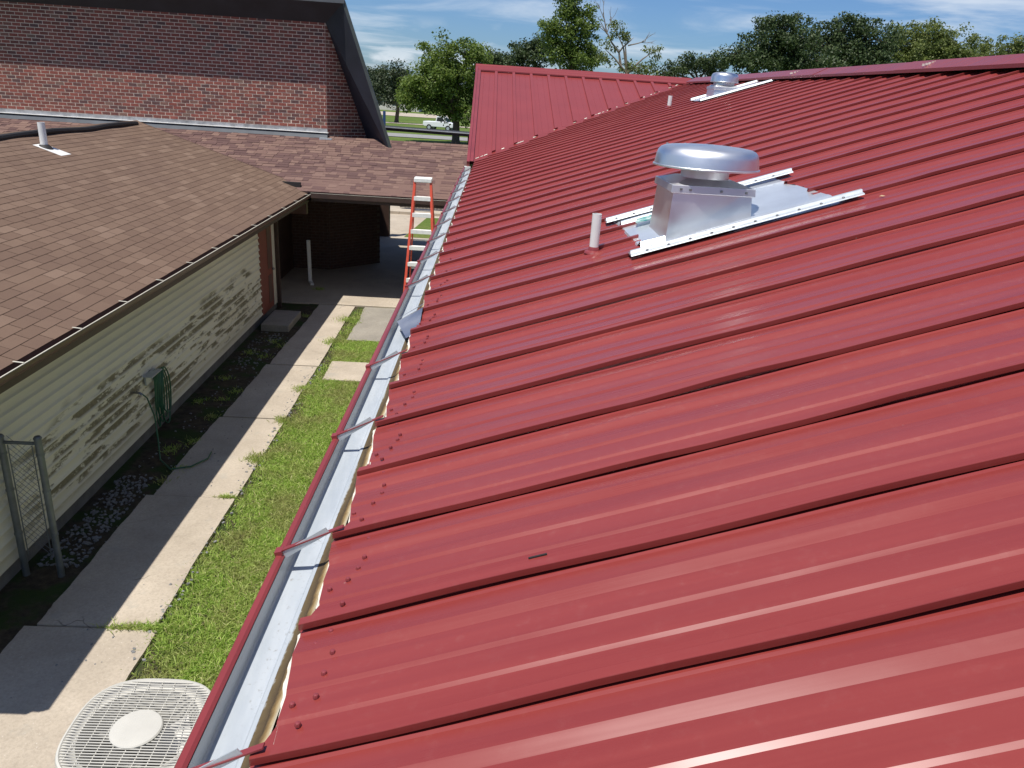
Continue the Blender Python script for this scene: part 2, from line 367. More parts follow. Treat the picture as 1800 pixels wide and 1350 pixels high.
jy = [1.2, 3.4, 6.02, 8.5, 10.95, 13.35, 14.66, 17.55]
for i in range(len(jy)-1):
    xr = -2.93 if i > 1 else (-2.9 if i == 1 else -2.2)
    xl = [-4.2, -4.1, -4.03, -3.93, -3.86, -3.80, -3.78][i]
    dy = .012
    ragged(xl, xr, jy[i]+dy, jy[i+1]-dy, .03+.006*((i*7) % 3), i, .035, .018).build('slab', M['concrete'], walko)
ragged(-2.86, -1.2, 2.6, 5.0, .028, 31, .01, .06).build('slab', M['concrete'], walko)
ragged(-2.72, -1.0, 12.72, 13.69, .035, 32, .03, .02).build('slab', M['concrete'], walko)
ragged(-2.70, -1.0, 15.0, 17.5, .034, 33, .04, .02).build('slab', M['concrete_g'], walko)
b = MB(); b.box((-5.2, 17.6, -.1), (3.0, 26.5, .035)); kind(b.build('breezeway_floor', M['concrete']), 'structure')
b = MB(); b.quad((-7, 26.52, .01), (0, 26.52, .01), (0, 60, .01), (-7, 60, .01)); kind(b.build('rear_path', M['concrete']), 'structure')
b = MB(); b.quad((-2.75, 26.6, .022), (0, 26.6, .022), (0, 31, .022), (-2.3, 31, .022)); kind(b.build('rear_lawn', M['lawn']), 'structure')
def zr(y): return terrain_z(y)
b = MB(); b.quad((-300, 80, zr(80)+.02), (300, 80, zr(80)+.02), (300, 88, zr(88)+.02), (-300, 88, zr(88)+.02)); kind(b.build('road', M['asphalt']), 'structure')
b = MB(); b.quad((-300, 124, zr(124)+.02), (300, 124, zr(124)+.02), (300, 129, zr(129)+.02), (-300, 129, zr(129)+.02)); kind(b.build('far_path', M['concrete']), 'structure')
b = MB(); b.quad((-300, 160, zr(160)+.02), (300, 160, zr(160)+.02), (300, 178, zr(178)+.02), (-300, 178, zr(178)+.02)); kind(b.build('far_road', M['concrete']), 'structure')

# ---------------------------------------------------------------- red metal roofed building
T4 = 1/3.; SP = .4064; Y0 = 1.183
def xe(y): return -.405+.0145*(y-2)
def xr(y): return 4.90-.025*(y-7)
def zp(x): return 3.707+T4*(x+.401)
def xv(y): return -.22+.918*(y-13.95)
def yv(x): return 13.95+(x+.22)/.918
def zc_(y): return 3.767+.306*(y-13.95)
RED = thing('red_metal_roofed_building', 'long building with a red standing seam metal roof, nearest the camera', 'building', (2, 8, 0))
PROF = [(-.017, .0095), (-.020, .012), (-.021, .0305), (-.0202, .032), (.005, .032), (.007, .030), (.009, .004), (.016, .0), (.086, .0), (.096, .0048), (.174, .0010), (.186, .0066), (.268, .0012), (.298, .0142), (.366, .0082),
        (.375, .0108), (.384, .0015), (.4064, .0008), (.4084, .012)]
def saw(v): return .034*(1-min(1, max(0, v/SP)))   # each panel is cut a little askew at the eave
def panel(i, x0f, x1f, seg=40, name='roof_panel', mat=None, prof=PROF, wob=.0016):
    m = MB(); n = len(prof); r = random.Random(i*13+5); ya = Y0+SP*i
    ph = [r.random()*6.28 for _ in range(4)]; dents = [(r.uniform(0, 5), r.uniform(-.006, .006)) for _ in range(3)]
    for s in range(seg+1):
        t = s/seg
        for v, h in prof:
            y = ya+v; a, c = x0f(y), x1f(y)
            if c < a: c = a
            x = a+(c-a)*t
            if t < .5 and y < 13.9 and .02 < v: x += saw(v)*(1-2*t)
            if s == 0: x += .003*math.sin(y*31+ph[0])+.002*math.sin(y*67+ph[1])
            w = wob*(math.sin(x*3.1+ph[2])+math.sin(x*7.3+ph[3]))
            dent = sum(dd*math.exp(-((x-dx_)/.10)**2) for dx_, dd in dents)
            m.v.append((x, y+((w*1.6+dent) if v < .012 else (.5*dent if v > .37 else 0)), zp(x)+h+w*.6+(dent*.35 if v < .012 else 0)))
    for s in range(seg):
        for k in range(n-1): m.f.append((s*n+k, s*n+k+1, (s+1)*n+k+1, (s+1)*n+k))
    return m.build(name, mat or M['red'], RED, 5)
def start(y): return xe(y) if y < 13.95 else xv(y)+.02
def end(y): return xr(y)-.10
for i in range(-5, 44):
    ya = Y0+SP*i
    if ya > 18.7: break
    if i in (8, 9, 10):
        panel(i, start, lambda y: .97+.06*(y > 5.0)); panel(i, lambda y: 2.0+.02*math.sin(9*y), end)
    else: panel(i, start, end)
# roof deck below the panels (shuts the roof), other slope, walls
b = MB(); Ya, Yb = -2., 13.9
b.quad((xe(Ya)+.06, Ya, zp(xe(Ya)+.06)-.05), (xr(Ya), Ya, zp(xr(Ya))-.03), (xr(Yb), Yb, zp(xr(Yb))-.03), (xe(Yb)+.06, Yb, zp(xe(Yb)+.06)-.05))
b.quad((xr(Yb), Yb, zp(xr(Yb))-.03), (xe(Yb)+.06, Yb, zp(xe(Yb)+.06)-.05), (xv(19.28), 19.28, zp(xv(19.28))-.03))
b.build('roof_deck', M['black'], RED)
b = MB(); xo = 10.2
b.quad((xr(-2)+.05, -2, zp(xr(-2))), (xo, -2, 3.6), (xo, 24, 3.6), (xr(24)+.05, 24, zp(xr(24))-.05)); b.build('rear_slope', M['red'], RED)
b = MB(); b.box((-.08, -2, 0), (.02, 13.9, 3.64)); b.box((9.6, -2, 0), (9.7, 24, 3.55)); b.box((-.02, -2.1, 0), (9.6, -2.0, 3.6)); b.build('wall', M['cream'], RED)
b = MB()   # soffit and fascia under the eave
b.quad((xe(-2)+.03, -2, 3.56), (.0, -2, 3.56), (.0, 13.9, 3.56), (xe(13.9)+.03, 13.9, 3.56)); b.build('soffit', M['cream'], RED)
# cross gable facing the camera
CP = [(-.036, 0), (-.030, .036), (.030, .036), (.036, 0), (.12, .0), (.126, .004), (.13, .0), (.25, .0), (.256, .004), (.26, 0), (.364, 0)]
j = 0; X0c = -.30; SPX = .40
while X0c+SPX*j < 4.6:
    m = MB(); xa = X0c+SPX*j; n = len(CP); seg = 6
    for s in range(seg+1):
        for v, h in CP:
            x = max(xa+v*SPX/.4, -.33); y0 = yv(x)+.10; y1 = 19.22
            y = min(y0, y1)+(y1-min(y0, y1))*s/seg; m.v.append((x, y, zc_(y)+h+.012))
    for s in range(seg):
        for k in range(n-1): m.f.append((s*n+k, s*n+k+1, (s+1)*n+k+1, (s+1)*n+k))
    k = len(m.v)   # closed lower rib end
    m.f.append((0, 1, 2, 3))
    m.build('roof_panel', M['red_gable'], RED); j += 1
b = MB(); b.quad((-.34, 13.85, zc_(13.85)-.02), (4.75, 19.3, zc_(19.3)-.03), (-.34, 19.3, zc_(19.3)-.03)); b.build('gable_deck', M['red_gloss'], RED)
b = MB()
for s in (0, 1):   # valley flashing, a bent strip on both planes
    pts = []
    for t in (0, 1):
        y = 13.9+t*5.3; x = xv(y)
        pts.append((x, y))
    (xA, yA), (xB, yB) = pts
    if s == 0: b.quad((xA, yA, zc_(yA)+.012), (xB, yB, zc_(yB)+.012), (xB-.02, yB+.13, zc_(yB+.13)+.016), (xA-.02, yA+.13, zc_(yA+.13)+.016))
    else: b.quad((xA, yA, zc_(yA)+.012), (xB, yB, zc_(yB)+.012), (xB+.10, yB, zp(xB+.10)+.014), (xA+.10, yA, zp(xA+.10)+.014))
b.build('valley_flashing', M['red'], RED)
b = MB()   # sealant smears along the valley
r = random.Random(3)
for k in range(28):
    y = 13.95+5.1*r.random()**1.2; x = xv(y); l = r.uniform(.01, .07); w = r.uniform(.006, .016)
    q0, q1 = (x-.02, y+.08), (x-.02+l, y+.08+l*1.09)
    b.quad((q0[0], q0[1]-w, zc_(q0[1]-w)+.021), (q1[0], q1[1]-w, zc_(q1[1]-w)+.021), (q1[0], q1[1]+w, zc_(q1[1]+w)+.022), (q0[0], q0[1]+w, zc_(q0[1]+w)+.022))
kind(b.build('valley_sealant', M['sealant'], RED), 'stuff')
b = MB()   # rake trim
b.bar((-.335, 13.80, zc_(13.80)+.01), (-.345, 19.25, zc_(19.25)+.01), .05, .12); b.bar((-.29, 13.86, zc_(13.86)+.045), (-.30, 19.2, zc_(19.2)+.045), .09, .014); b.build('rake_trim', M['red_gloss'], RED)
b = MB(); b.box((-.40, 13.76, zc_(13.8)-.12), (-.29, 13.86, zc_(13.8)-.02)); b.build('rake_end_cap', M['white'], RED)
b = MB()   # gable ridge cap: sloped flange, hem
def capx(x): return (x, 19.30, zc_(19.30)+.085)
b.hexa([(-.38, 19.02, zc_(19.02)+.042), (4.68, 19.02, zc_(19.02)+.042), (4.68, 19.32, zc_(19.3)+.075), (-.38, 19.32, zc_(19.3)+.075),
        (-.38, 19.02, zc_(19.02)+.052), (4.68, 19.02, zc_(19.02)+.052), (4.68, 19.32, zc_(19.3)+.095), (-.38, 19.32, zc_(19.3)+.095)])
b.hexa([(-.38, 19.32, zc_(19.3)+.075), (4.68, 19.32, zc_(19.3)+.075), (4.68, 19.6, zc_(19.3)-.02), (-.38, 19.6, zc_(19.3)-.02),
        (-.38, 19.32, zc_(19.3)+.095), (4.68, 19.32, zc_(19.3)+.095), (4.68, 19.6, zc_(19.3)+.0), (-.38, 19.6, zc_(19.3)+.0)])
cap = b.build('gable_ridge_cap', M['red'], RED)
b = MB(); b.bar((-.385, 19.012, zc_(19.02)+.036), (4.66, 19.012, zc_(19.02)+.036), .016, .026); b.build('hem', M['red_gloss'], cap)
b = MB(); b.quad((-.345, 13.86, zc_(13.8)-.1), (-.345, 19.3, zc_(19.3)-.06), (-.345, 24.7, 3.7), (-.345, 24.7, 0), (-.345, 13.86, 0)); b.build('gable_wall', M['cream'], RED)
b = MB(); b.quad((-.36, 19.58, zc_(19.3)-.02), (9, 19.58, zc_(19.3)-.02), (9, 24.9, 3.7), (-.36, 24.9, 3.7)); b.build('gable_rear_slope', M['red'], RED)
# main ridge cap
b = MB(); ysg = np.linspace(-2, 18.6, 10)
for a, c in zip(ysg[:-1], ysg[1:]):
    for dx0, dz0, dx1, dz1 in ((-.21, .078-.21*T4*1.02, 0, .112), (0, .112, .22, .03)):
        e = .0025*((int(a*3) % 2)*2-1)
        p = lambda y, dx, dz: (xr(y)+dx, y, zp(xr(y))+dz+e)
        b.hexa([p(a, dx0, dz0), p(c+.02, dx0, dz0), p(c+.02, dx1, dz1), p(a, dx1, dz1), p(a, dx0, dz0+.012), p(c+.02, dx0, dz0+.012), p(c+.02, dx1, dz1+.012), p(a, dx1, dz1+.012)])
mrc = b.build('ridge_cap', M['red'], RED)
b = MB(); b.hexa([(xr(-2)-.09, -2, zp(xr(-2))-.06), (xr(-2)-.03, -2, zp(xr(-2))-.06), (xr(18.5)-.03, 18.5, zp(xr(18.5))-.06), (xr(18.5)-.09, 18.5, zp(xr(18.5))-.06), (xr(-2)-.06, -2, zp(xr(-2))+.09), (xr(-2)-.03, -2, zp(xr(-2))+.09), (xr(18.5)-.03, 18.5, zp(xr(18.5))+.09), (xr(18.5)-.06, 18.5, zp(xr(18.5))+.09)]); b.build('ridge_closure', M['black'], RED)
b = MB(); b.bar((xr(-2)-.215, -2, zp(xr(-2)-.215)+.072), (xr(18.5)-.215, 18.5, zp(xr(18.5)-.215)+.072), .014, .032); b.build('hem', M['red_gloss'], mrc)
b = MB(); r = random.Random(5)
for y in (8.9, 12.6, 16.0):
    x = xr(y); 
    for k in range(5):
        t = k/5+r.uniform(0, .1); b.box((x-.21+.2*t, y-.012+.08*t, zp(x)+.06+.05*t-.014), (x-.19+.2*t, y+.006+.08*t, zp(x)+.083+.05*t-.014))
kind(b.build('cap_sealant', M['sealant'], mrc), 'stuff')
# gutter
GUT = MB()
def gx(y): return -.572+.0148*(y-1.3)
GY = [(-1.5, 13.55)]
def strip(mb, pr, ya, yb, seg=12):
    k = len(mb.v); n = len(pr)
    for s in range(seg+1):
        y = ya+(yb-ya)*s/seg
        for dx, z in pr: mb.v.append((gx(y)+dx, y, z+.0048*(y-2)))
    for s in range(seg):
        for q in range(n-1): mb.f.append((k+s*n+q, k+s*n+q+1, k+(s+1)*n+q+1, k+(s+1)*n+q))
ya, yb = -1.5, 13.55
strip(GUT, [(.012, 3.652), (.004, 3.658), (-.010, 3.658), (-.014, 3.652), (-.014, 3.630), (-.006, 3.622), (-.006, 3.55), (.03, 3.50), (.16, 3.50)], ya, yb)
gut = GUT.build('gutter', M['red_gloss'], RED, 'auto')
b = MB(); strip(b, [(.0125, 3.648), (.013, 3.592), (.018, 3.588), (.086, 3.589), (.092, 3.596), (.102, 3.598)], ya, yb); b.build('gutter_lining', M['gutter_in'], gut, 'auto')
b = MB(); strip(b, [(.101, 3.597), (.122, 3.604), (.146, 3.63), (.170, 3.690)], ya, yb, 60)
b.build('stained_eave_edge', M['stain'], gut)
b = MB(); r = random.Random(11); k = 0; n = 900   # ragged sealant bead below the panel edges
for s in range(n+1):
    y = ya+(yb-ya)*s/n; w = .004+.0035*math.sin(y*5.1)+.003*math.sin(y*23)+r.gauss(0, .0012); x = xe(y)+saw((y-Y0) % SP)
    b.v += [(x+.004, y, zp(x)+.001), (x-max(w, .002), y, zp(x)-.006-.4*max(w, .002)), (x-max(w, .002)+.004, y, zp(x)-.02)]
for s in range(n):
    q = s*3; b.f += [(q, q+1, q+4, q+3), (q+1, q+2, q+5, q+4)]
b.build('sealant_bead', M['sealant'], gut)
for q in range(-3, 30, 2):   # straps at every second seam
    i = q+1; y = Y0+SP*i-.008
    if y > 13.3 or i == 8: continue
    a = Vector((gx(y)-.008, y, 3.664+.0048*(y-2))); c = Vector((xe(y)+.03, y, zp(xe(y)+.03)+.044))
    m = MB(); m.bar(a, c, .016, .004); s = m.build('strap', M['red_gloss'], gut)
    m = MB(); d = Vector((0, -.004, -.0135)); m.bar(a+d+Vector((.012, 0, 0)), c+d+Vector((-.045, 0, 0)), .0025, .022); m.build('strap_web', M['strap'], gut)
    m = MB(); m.bar(a+Vector((-.008, 0, -.004)), a+Vector((.014, 0, .002)), .03, .014); m.build('strap_clip', M['red_gloss'], gut)
m = MB(); y = Y0+SP*8-.02   # bent flap of panel standing open over the gutter
m.quad((gx(y)+.03, y+.03, 3.66), (xe(y)+.03, y+.0, zp(xe(y))+.05), (xe(y)+.035, y-.34, zp(xe(y))+.004), (xe(y)-.035, y-.32, zp(xe(y))-.045))
m.quad((gx(y)+.03, y+.035, 3.672), (xe(y)+.03, y+.005, zp(xe(y))+.062), (xe(y)+.03, y+.05, zp(xe(y))+.058), (gx(y)+.03, y+.06, 3.668))
m.build('bent_flap', M['alu_dull'], gut)
# screws along the eave and closing dark slots at the ridge
b = MB(); r = random.Random(2)
def dome(mb, x, y, z, rad, n=7):
    mb.lathe((x, y, z), [(rad, -.003), (rad, .002), (rad*.75, .0055), (rad*.25, .007)], n); k = len(mb.v); mb.f.append(tuple(range(k-n, k)))
for i in range(-2, 31):
    ya_ = Y0+SP*i
    for v, dx in ((.070, .075), (.135, .045), (.165, .10), (.215, .105), (.272, .115), (.325, .075), (.36, .10)):
        if i > 9 and v not in (.070, .165, .325): continue
        y = ya_+v+r.gauss(0, .006); x = xe(y)+dx+r.gauss(0, .008); dome(b, x, y, zp(x)+.006, .0072)
kind(b.build('screw_heads', M['screw'], RED, 'auto'), 'stuff')
b = MB(); y = 1.82; x = roofx = .165
b.bar((.152, 1.655, zp(.152)+.003), (.198, 1.655, zp(.198)+.003), .005, .004); b.build('scratch_slot', M['black'], RED)

# ---------------------------------------------------------------- exhaust fans on the red roof
def fan(name, label, cx, cy, capr, caph, cw, cd, ztop, x0, x1, y0, y1, neck, pan=True):
    t = thing(name, label, 'vent', (cx, cy, zp(cx)), 'exhaust fans on the red roof')
    m = MB(); zb = zp(cx-cw/2)-.05; e = .018
    m.hexa([(cx-cw/2-e, cy-cd/2-e, zp(cx-cw/2)-.02), (cx+cw/2+e, cy-cd/2-e, zp(cx+cw/2)-.02), (cx+cw/2+e, cy+cd/2+e, zp(cx+cw/2)-.02), (cx-cw/2-e, cy+cd/2+e, zp(cx-cw/2)-.02),
            (cx-cw/2, cy-cd/2, ztop), (cx+cw/2, cy-cd/2, ztop), (cx+cw/2, cy+cd/2, ztop), (cx-cw/2, cy+cd/2, ztop)])
    m.build('curb', M['alu'], t)
    m = MB(); e = .02; hx, hy = cw/2+e, cd/2+e
    m.hexa([(cx-hx, cy-hy, ztop-.045), (cx+hx, cy-hy, ztop-.045), (cx+hx, cy+hy, ztop-.045), (cx-hx, cy+hy, ztop-.045), (cx-hx+.004, cy-hy+.004, ztop), (cx+hx-.004, cy-hy+.004, ztop), (cx+hx-.004, cy+hy-.004, ztop), (cx-hx+.004, cy+hy-.004, ztop)])
    k = len(m.v)
    m.hexa([(cx-hx+.02, cy-hy+.02, ztop), (cx+hx-.02, cy-hy+.02, ztop), (cx+hx-.02, cy+hy-.02, ztop), (cx-hx+.02, cy+hy-.02, ztop), (cx-neck, cy-neck, ztop+.03), (cx+neck, cy-neck, ztop+.03), (cx+neck, cy+neck, ztop+.03), (cx-neck, cy+neck, ztop+.03)])
    lid = m.build('curb_lid', M['alu_dull'], t, False, .003)
    if pan:
        m = MB()

        for fx in (-.42, -.3, .1, .42):
            m.lathe((cx+fx*cw, cy-hy-.001, ztop-.022), [(.008, -.006), (.008, .006), (.001, .006)], 8)
        kind(m.build('lid_screw', M['screw_m'], lid), 'stuff')
    m = MB(); m.lathe((cx, cy, ztop+.02), [(neck*1.05, 0), (neck, .01), (neck*.98, .10), (neck*1.15, .125)], 40); m.build('neck', M['alu_dull'], t, 'auto')
    zc = ztop+(.092 if pan else .075); R = capr; h = caph
    m = MB(); m.lathe((cx, cy, zc), [(neck*.9, .03), (R*.97, .012), (R*1.0, .0), (R*1.025, -.004), (R*1.025, .004), (R*1.0, .008), (R*.975, h*.55), (R*.95, h*.75), (R*.90, h*.90), (R*.82, h*.985), (R*.70, h*1.03), (R*.4, h*1.09), (R*.02, h*1.12)], 72)
    m.build('hood', M['alu'], t, 'auto')
    if pan:
        m = MB(); r = random.Random(8)
        for a in (1.2, 1.9, 2.6): dome(m, cx+.83*R*math.cos(a), cy+.83*R*math.sin(a), zc+h*.985, .009)
        kind(m.build('hood_screws', M['screw_m'], t), 'stuff')
        m = MB(); n = 30; prof = [(0, .030), (.02, .03), (.05, .004), (.17, .004), (.19, .03), (.22, .03), (.25, .004), (.80, .004), (.83, .032), (.86, .032), (.89, .004), (1., .004), (1.03, .03)]
        xa, xb = .90, 2.03
        for s in range(n+1):
            x = xa+(xb-xa)*s/n
            for v, hh in prof:
                flat = 1 if x < 1.15 else max(.12, 1-(x-1.15)*3)
                y = y0+(y1-y0)*v; m.v.append((x+(.10*math.sin(v*9)*(s == 0)*.4), y, zp(x)+.010+hh*flat+.003*math.sin(x*9+v*5)))
        for s in range(n):
            for k in range(len(prof)-1): m.f.append((s*len(prof)+k, s*len(prof)+k+1, (s+1)*len(prof)+k+1, (s+1)*len(prof)+k))
        m.build('flashing_pan', M['pan'], t, 'auto')
        m = MB(); m.hexa([(1.0, 5.12, zp(1.0)+.045), (1.16, 5.10, zp(1.16)+.045), (1.18, 5.24, zp(1.18)+.045), (1.03, 5.25, zp(1.03)+.045), (1.0, 5.12, zp(1.0)+.05), (1.16, 5.10, zp(1.16)+.05), (1.18, 5.24, zp(1.18)+.05), (1.03, 5.25, zp(1.03)+.05)])
        mm = Mat('peeling_turquoise_film', .6); mm.col(mm.ramp(mm.noise(26, 4), [(.42, (.03, .24, .22)), (.58, (.45, .55, .52))])); m.build('torn_film', mm.m, t)
    else:
        m = MB(); m.quad((x0, y0, zp(x0)+.03), (x1, y0, zp(x1)+.03), (x1, y1, zp(x1)+.03), (x0, y1, zp(x0)+.03)); m.build('flashing_pan', M['alu'], t)
    for y in (y0, y1):   # side strips: folded hat section with screws
        w = .052; ps = [(-w, .034), (-w+.004, .040), (-.018, .045), (-.010, .058), (.012, .058), (.018, .045), (w-.004, .040), (w, .034)]
        m = MB(); xo = 0 if y == y0 else .02
        for x in (x0+xo, x1+xo):
            for dy, dz in ps: m.v.append((x, y+dy, zp(x)+dz))
        k = len(ps)
        for s in range(k-1): m.f.append((s, s+1, k+s+1, k+s))
        m.f.append(tuple(range(k))); st = m.build('side_strip', M['strap'], t)
        m = MB(); x = x0+.09
        while x < x1:
            dome(m, x, y-.034, zp(x)+.043, .0085 if pan else .006); x += .118
        kind(m.build('strip_screws', M['screw_m'], st), 'stuff')
    return t
fan('exhaust_fan', 'large aluminium mushroom exhaust fan on square curb, nearer one on the red roof', 1.325, 4.80, .312, .115, .46, .46, 4.54, .84, 2.10, 4.36, 5.50, .145)
fan('exhaust_fan', 'small far aluminium exhaust fan on the red roof, just below its ridge', 3.86, 13.62, .225, .14, .40, .44, 5.245, 3.40, 4.62, 13.26, 13.95, .17, False)
def pipe(x, y, rad, h, label):
    t = thing('vent_pipe', label, 'pipe', (x, y, zp(x)), 'white plastic vent pipes')
    m = MB(); k = 24; m.lathe((x, y, zp(x)), [(rad, -.02), (rad, h), (rad*.86, h), (rad*.86, h-.08)], k); m.build('pipe_stem', M['white'], t, 'auto')
    m = MB(); m.lathe((x, y, zp(x)+.008), [(rad*2.1, -.006), (rad*1.9, .004), (rad*1.25, .012), (rad*1.08, .03), (rad*1.0, .034)], k); m.build('boot', M['red_gloss'], t, 'auto')
pipe(.69, 4.78, .029, .245, 'white plastic vent pipe standing on the red roof beside the nearer exhaust fan')
pipe(3.06, 13.92, .035, .20, 'short white vent pipe on the red roof near the far exhaust fan')

def leaf(x, y, s, label):
    m = MB(); z = zp(x)+.012
    m.quad((x-s, y, z), (x, y-.45*s, z+.1*s), (x+s, y+.1*s, z+.25*s), (x+.1*s, y+.12*s, z)); m.quad((x-s, y, z), (x+.1*s, y+.12*s, z), (x+s, y+.1*s, z+.25*s), (x, y+.6*s, z+.35*s))
    tag(m.build('dry_leaf', M['leaf_litter']), label, 'leaf', 'dry leaves on the red roof')
leaf(.885, 2.80, .016, 'small dry leaf lying mid roof on the red metal panels')
leaf(2.17, 4.25, .018, 'small dry leaf beside the upper end of the fan flashing strip')

# ---------------------------------------------------------------- shingle roofs
def shingles(parent, origin, du, dn, nrm, rows, expo, width, u0, u1, mat, seed, jit=.0, stag='half', limit=300, name='shingle', lam=None, cut=0):
    # origin: eave point, du: along the eave, dn: up the slope
    du, dn, nrm = [np.array(v, float) for v in (du, dn, nrm)]; r = random.Random(seed)
    Rm = Matrix((Vector(du), Vector(dn), Vector(nrm))).transposed().to_4x4()
    items = []
    for k in range(rows):
        off = (.5*width if k % 2 else 0) if stag == 'half' else r.random()*width
        u = u0-off
        while u < u1:
            w = width if stag == 'half' else width*r.choice((.5, .7, .9, 1.15))
            a, b_ = max(u, u0), min(u+w, u1)
            if b_-a > .04: items.append((a, b_-a, k, r.gauss(0, jit), r.random()))
            u += w
    vis = []
    for q, it in enumerate(items):
        c = np.array(origin)+du*(it[0]+it[1]/2)+dn*(it[2]+.5)*expo
        if inview(c): vis.append((pix(c)[2]/(it[1]**.5), q))
    vis.sort(); single = set(q for _, q in vis[:limit])
    V, F = [], []; meshes = {}
    for q, (u, w, k, j_, rv) in enumerate(items):
        th = .007 if lam is None else (.012 if rv > .5 else .006)
        p = np.array(origin)+du*(u+.003)+dn*(k*expo+j_*.4)+nrm*(.004+.0)
        s = np.array([w-.006, expo+.03, th])
        if q in single:
            key = (round(w, 2), round(th, 3))
            if key not in meshes:
                me = bpy.data.meshes.new(name); vv = BOXV*np.array([key[0]-.006, expo+.03, th]); vv[:, 2] -= (vv[:, 1] > .01)*.006
                me.from_pydata([tuple(x) for x in vv], [], [tuple(x) for x in BOXF]); me.materials.append(mat); meshes[key] = me
            o = bpy.data.objects.new(name, meshes[key]); C.objects.link(o); adopt(o, parent)
            o.matrix_basis = Matrix.Translation(Vector(p)) @ Rm @ Matrix.Rotation(r.gauss(0, .0035), 4, 'Z')
        else:
            vv = BOXV*s; vv[:, 2] -= (vv[:, 1] > .01)*.006
            F.append(BOXF+8*len(V)); V.append(p+vv[:, :1]*du+vv[:, 1:2]*dn+vv[:, 2:]*nrm)
    if V: kind(fast(name+'_field', np.concatenate(V), np.concatenate(F), mat, parent), 'stuff')

# ---------------------------------------------------------------- left house
HX = -4.63; EX = -4.05; EZ = 2.51; RX = -7.93; HY0, HY1 = 4.30, 18.46
HOUSE = thing('siding_house', 'low house with tan shingle roof and mould-streaked cream siding on the left', 'house', (-7.5, 11, 0))
def hz(x): return EZ+T4*(EX-x)
b = MB()
b.hexa([(EX+.01, HY0, EZ-.05), (EX+.01, HY1, EZ-.05), (RX, HY1, hz(RX)-.05), (RX, HY0, hz(RX)-.05), (EX+.01, HY0, EZ), (EX+.01, HY1, EZ), (RX, HY1, hz(RX)), (RX, HY0, hz(RX))])
b.hexa([(RX, HY0, hz(RX)-.05), (RX, HY1, hz(RX)-.05), (-11.8, HY1, EZ-.05), (-11.8, HY0, EZ-.05), (RX, HY0, hz(RX)), (RX, HY1, hz(RX)), (-11.8, HY1, EZ), (-11.8, HY0, EZ)])
b.build('roof_deck', M['sh_tan'], HOUSE)
sl_ = math.hypot(1, T4); dn = (-1/sl_, 0, T4/sl_); nr = (T4/sl_, 0, 1/sl_)
shingles(HOUSE, (EX+.02, 0, EZ-.002), (0, 1, 0), dn, nr, 29, .1405, .305, HY0+.02, HY1, M['sh_tan'], 4, .004)
m = MB(); r = random.Random(6)   # ridge shingle caps and the rake edge
pc = []
y = HY0
while y < HY1-.1:
    m = MB(); m.hexa([(RX+.14, y, hz(RX)-.045), (RX+.14, y+.2, hz(RX)-.04), (RX, y+.2, hz(RX)+.01), (RX, y, hz(RX)+.004), (RX+.14, y, hz(RX)-.03), (RX+.14, y+.2, hz(RX)-.034), (RX, y+.2, hz(RX)+.022), (RX, y, hz(RX)+.022)])
    if y > 11: m.build('ridge_shingle', M['sh_tan'], HOUSE)
    y += .2
m = MB(); P = [(RX+.18+.02*math.sin(y*1.7)+.015*math.sin(y*4.1), y, hz(RX+.18)+.045+.012*math.sin(y*2.3)) for y in np.linspace(9, 18.1, 40)]; m.tube(P, .05, 8); m.build('ridge_vent', M['black'], HOUSE, 'auto')
m = MB(); m.bar((EX, HY1+.012, EZ-.05), (RX, HY1+.012, hz(RX)-.05), .025, .13); m.bar((RX, HY1+.012, hz(RX)-.05), (-11.8, HY1+.012, EZ-.05), .025, .13); m.build('rake_board', M['brown'], HOUSE)
m = MB(); m.bar((EX-.02, HY1-.01, EZ+.012), (RX, HY1-.01, hz(RX)+.012), .05, .012); m.build('rake_drip_edge', M['sh_tan'], HOUSE)
m = MB(); m.box((EX-.03, HY0, EZ-.20), (EX+.005, HY1, EZ-.03)); m.build('fascia', M['brown'], HOUSE)
gm = MB(); n = 2
for (dx, dz) in (): pass
pr = [(.006, -.01), (.008, -.085), (.06, -.10), (.085, -.06), (.095, -.015), (.105, -.008), (.105, -.016)]
gm.extrude(pr, (EX, HY0, EZ), (EX, HY1+.03, EZ)); hg = gm.build('eave_gutter', M['brown_l'], HOUSE)
m = MB(); m.bar((EX+.101, HY0, EZ-.004), (EX+.101, HY1+.03, EZ-.004), .012, .006); m.build('gutter_rim', M['cream'], hg)
for k, y in enumerate(np.arange(5.4, 18.4, 1.02)):
    m = MB(); m.bar((EX-.0, y, EZ+.012), (EX+.10, y, EZ+.004), .018, .004); m.build('gutter_hanger', M['cream'], hg)
m = MB(); m.quad((EX-.03, HY0, EZ-.195), (HX, HY0, EZ-.195), (HX, HY1, EZ-.195), (EX-.03, HY1, EZ-.195)); m.build('eave_soffit', M['brown'], HOUSE)
# walls: foundation, boards
m = MB(); m.box((-11.4, 5.15, 0), (HX-.035, 17.25, .2)); m.build('foundation', M['found'], HOUSE)
m = MB(); m.box((-11.4, 5.2, .2), (HX-.03, 17.25, 2.33)); m.box((-11.4, 17.0, 2.33), (HX-.03, 17.25, 2.6)); m.build('wall', M['cream'], HOUSE)
for k in range(17):
    z = .2+k*.125
    if z > 2.25: break
    m = MB(); y0, y1 = 5.15, 15.92
    sp = [(-.028, 0), (.022, 0), (.023, .006), (.018, .014), (.008, .026), (.001, .044), (-.004, .08), (-.008, .13), (-.028, .13)]
    ns = len(sp); m.v = [(HX+dx, y, z+dz) for y in (y0, y1) for dx, dz in sp]
    m.f = [(q, (q+1) % ns, ns+(q+1) % ns, ns+q) for q in range(ns)]+[tuple(range(ns))[::-1], tuple(range(ns, 2*ns))]
    m.build('siding_board', M['siding'], HOUSE, 50)
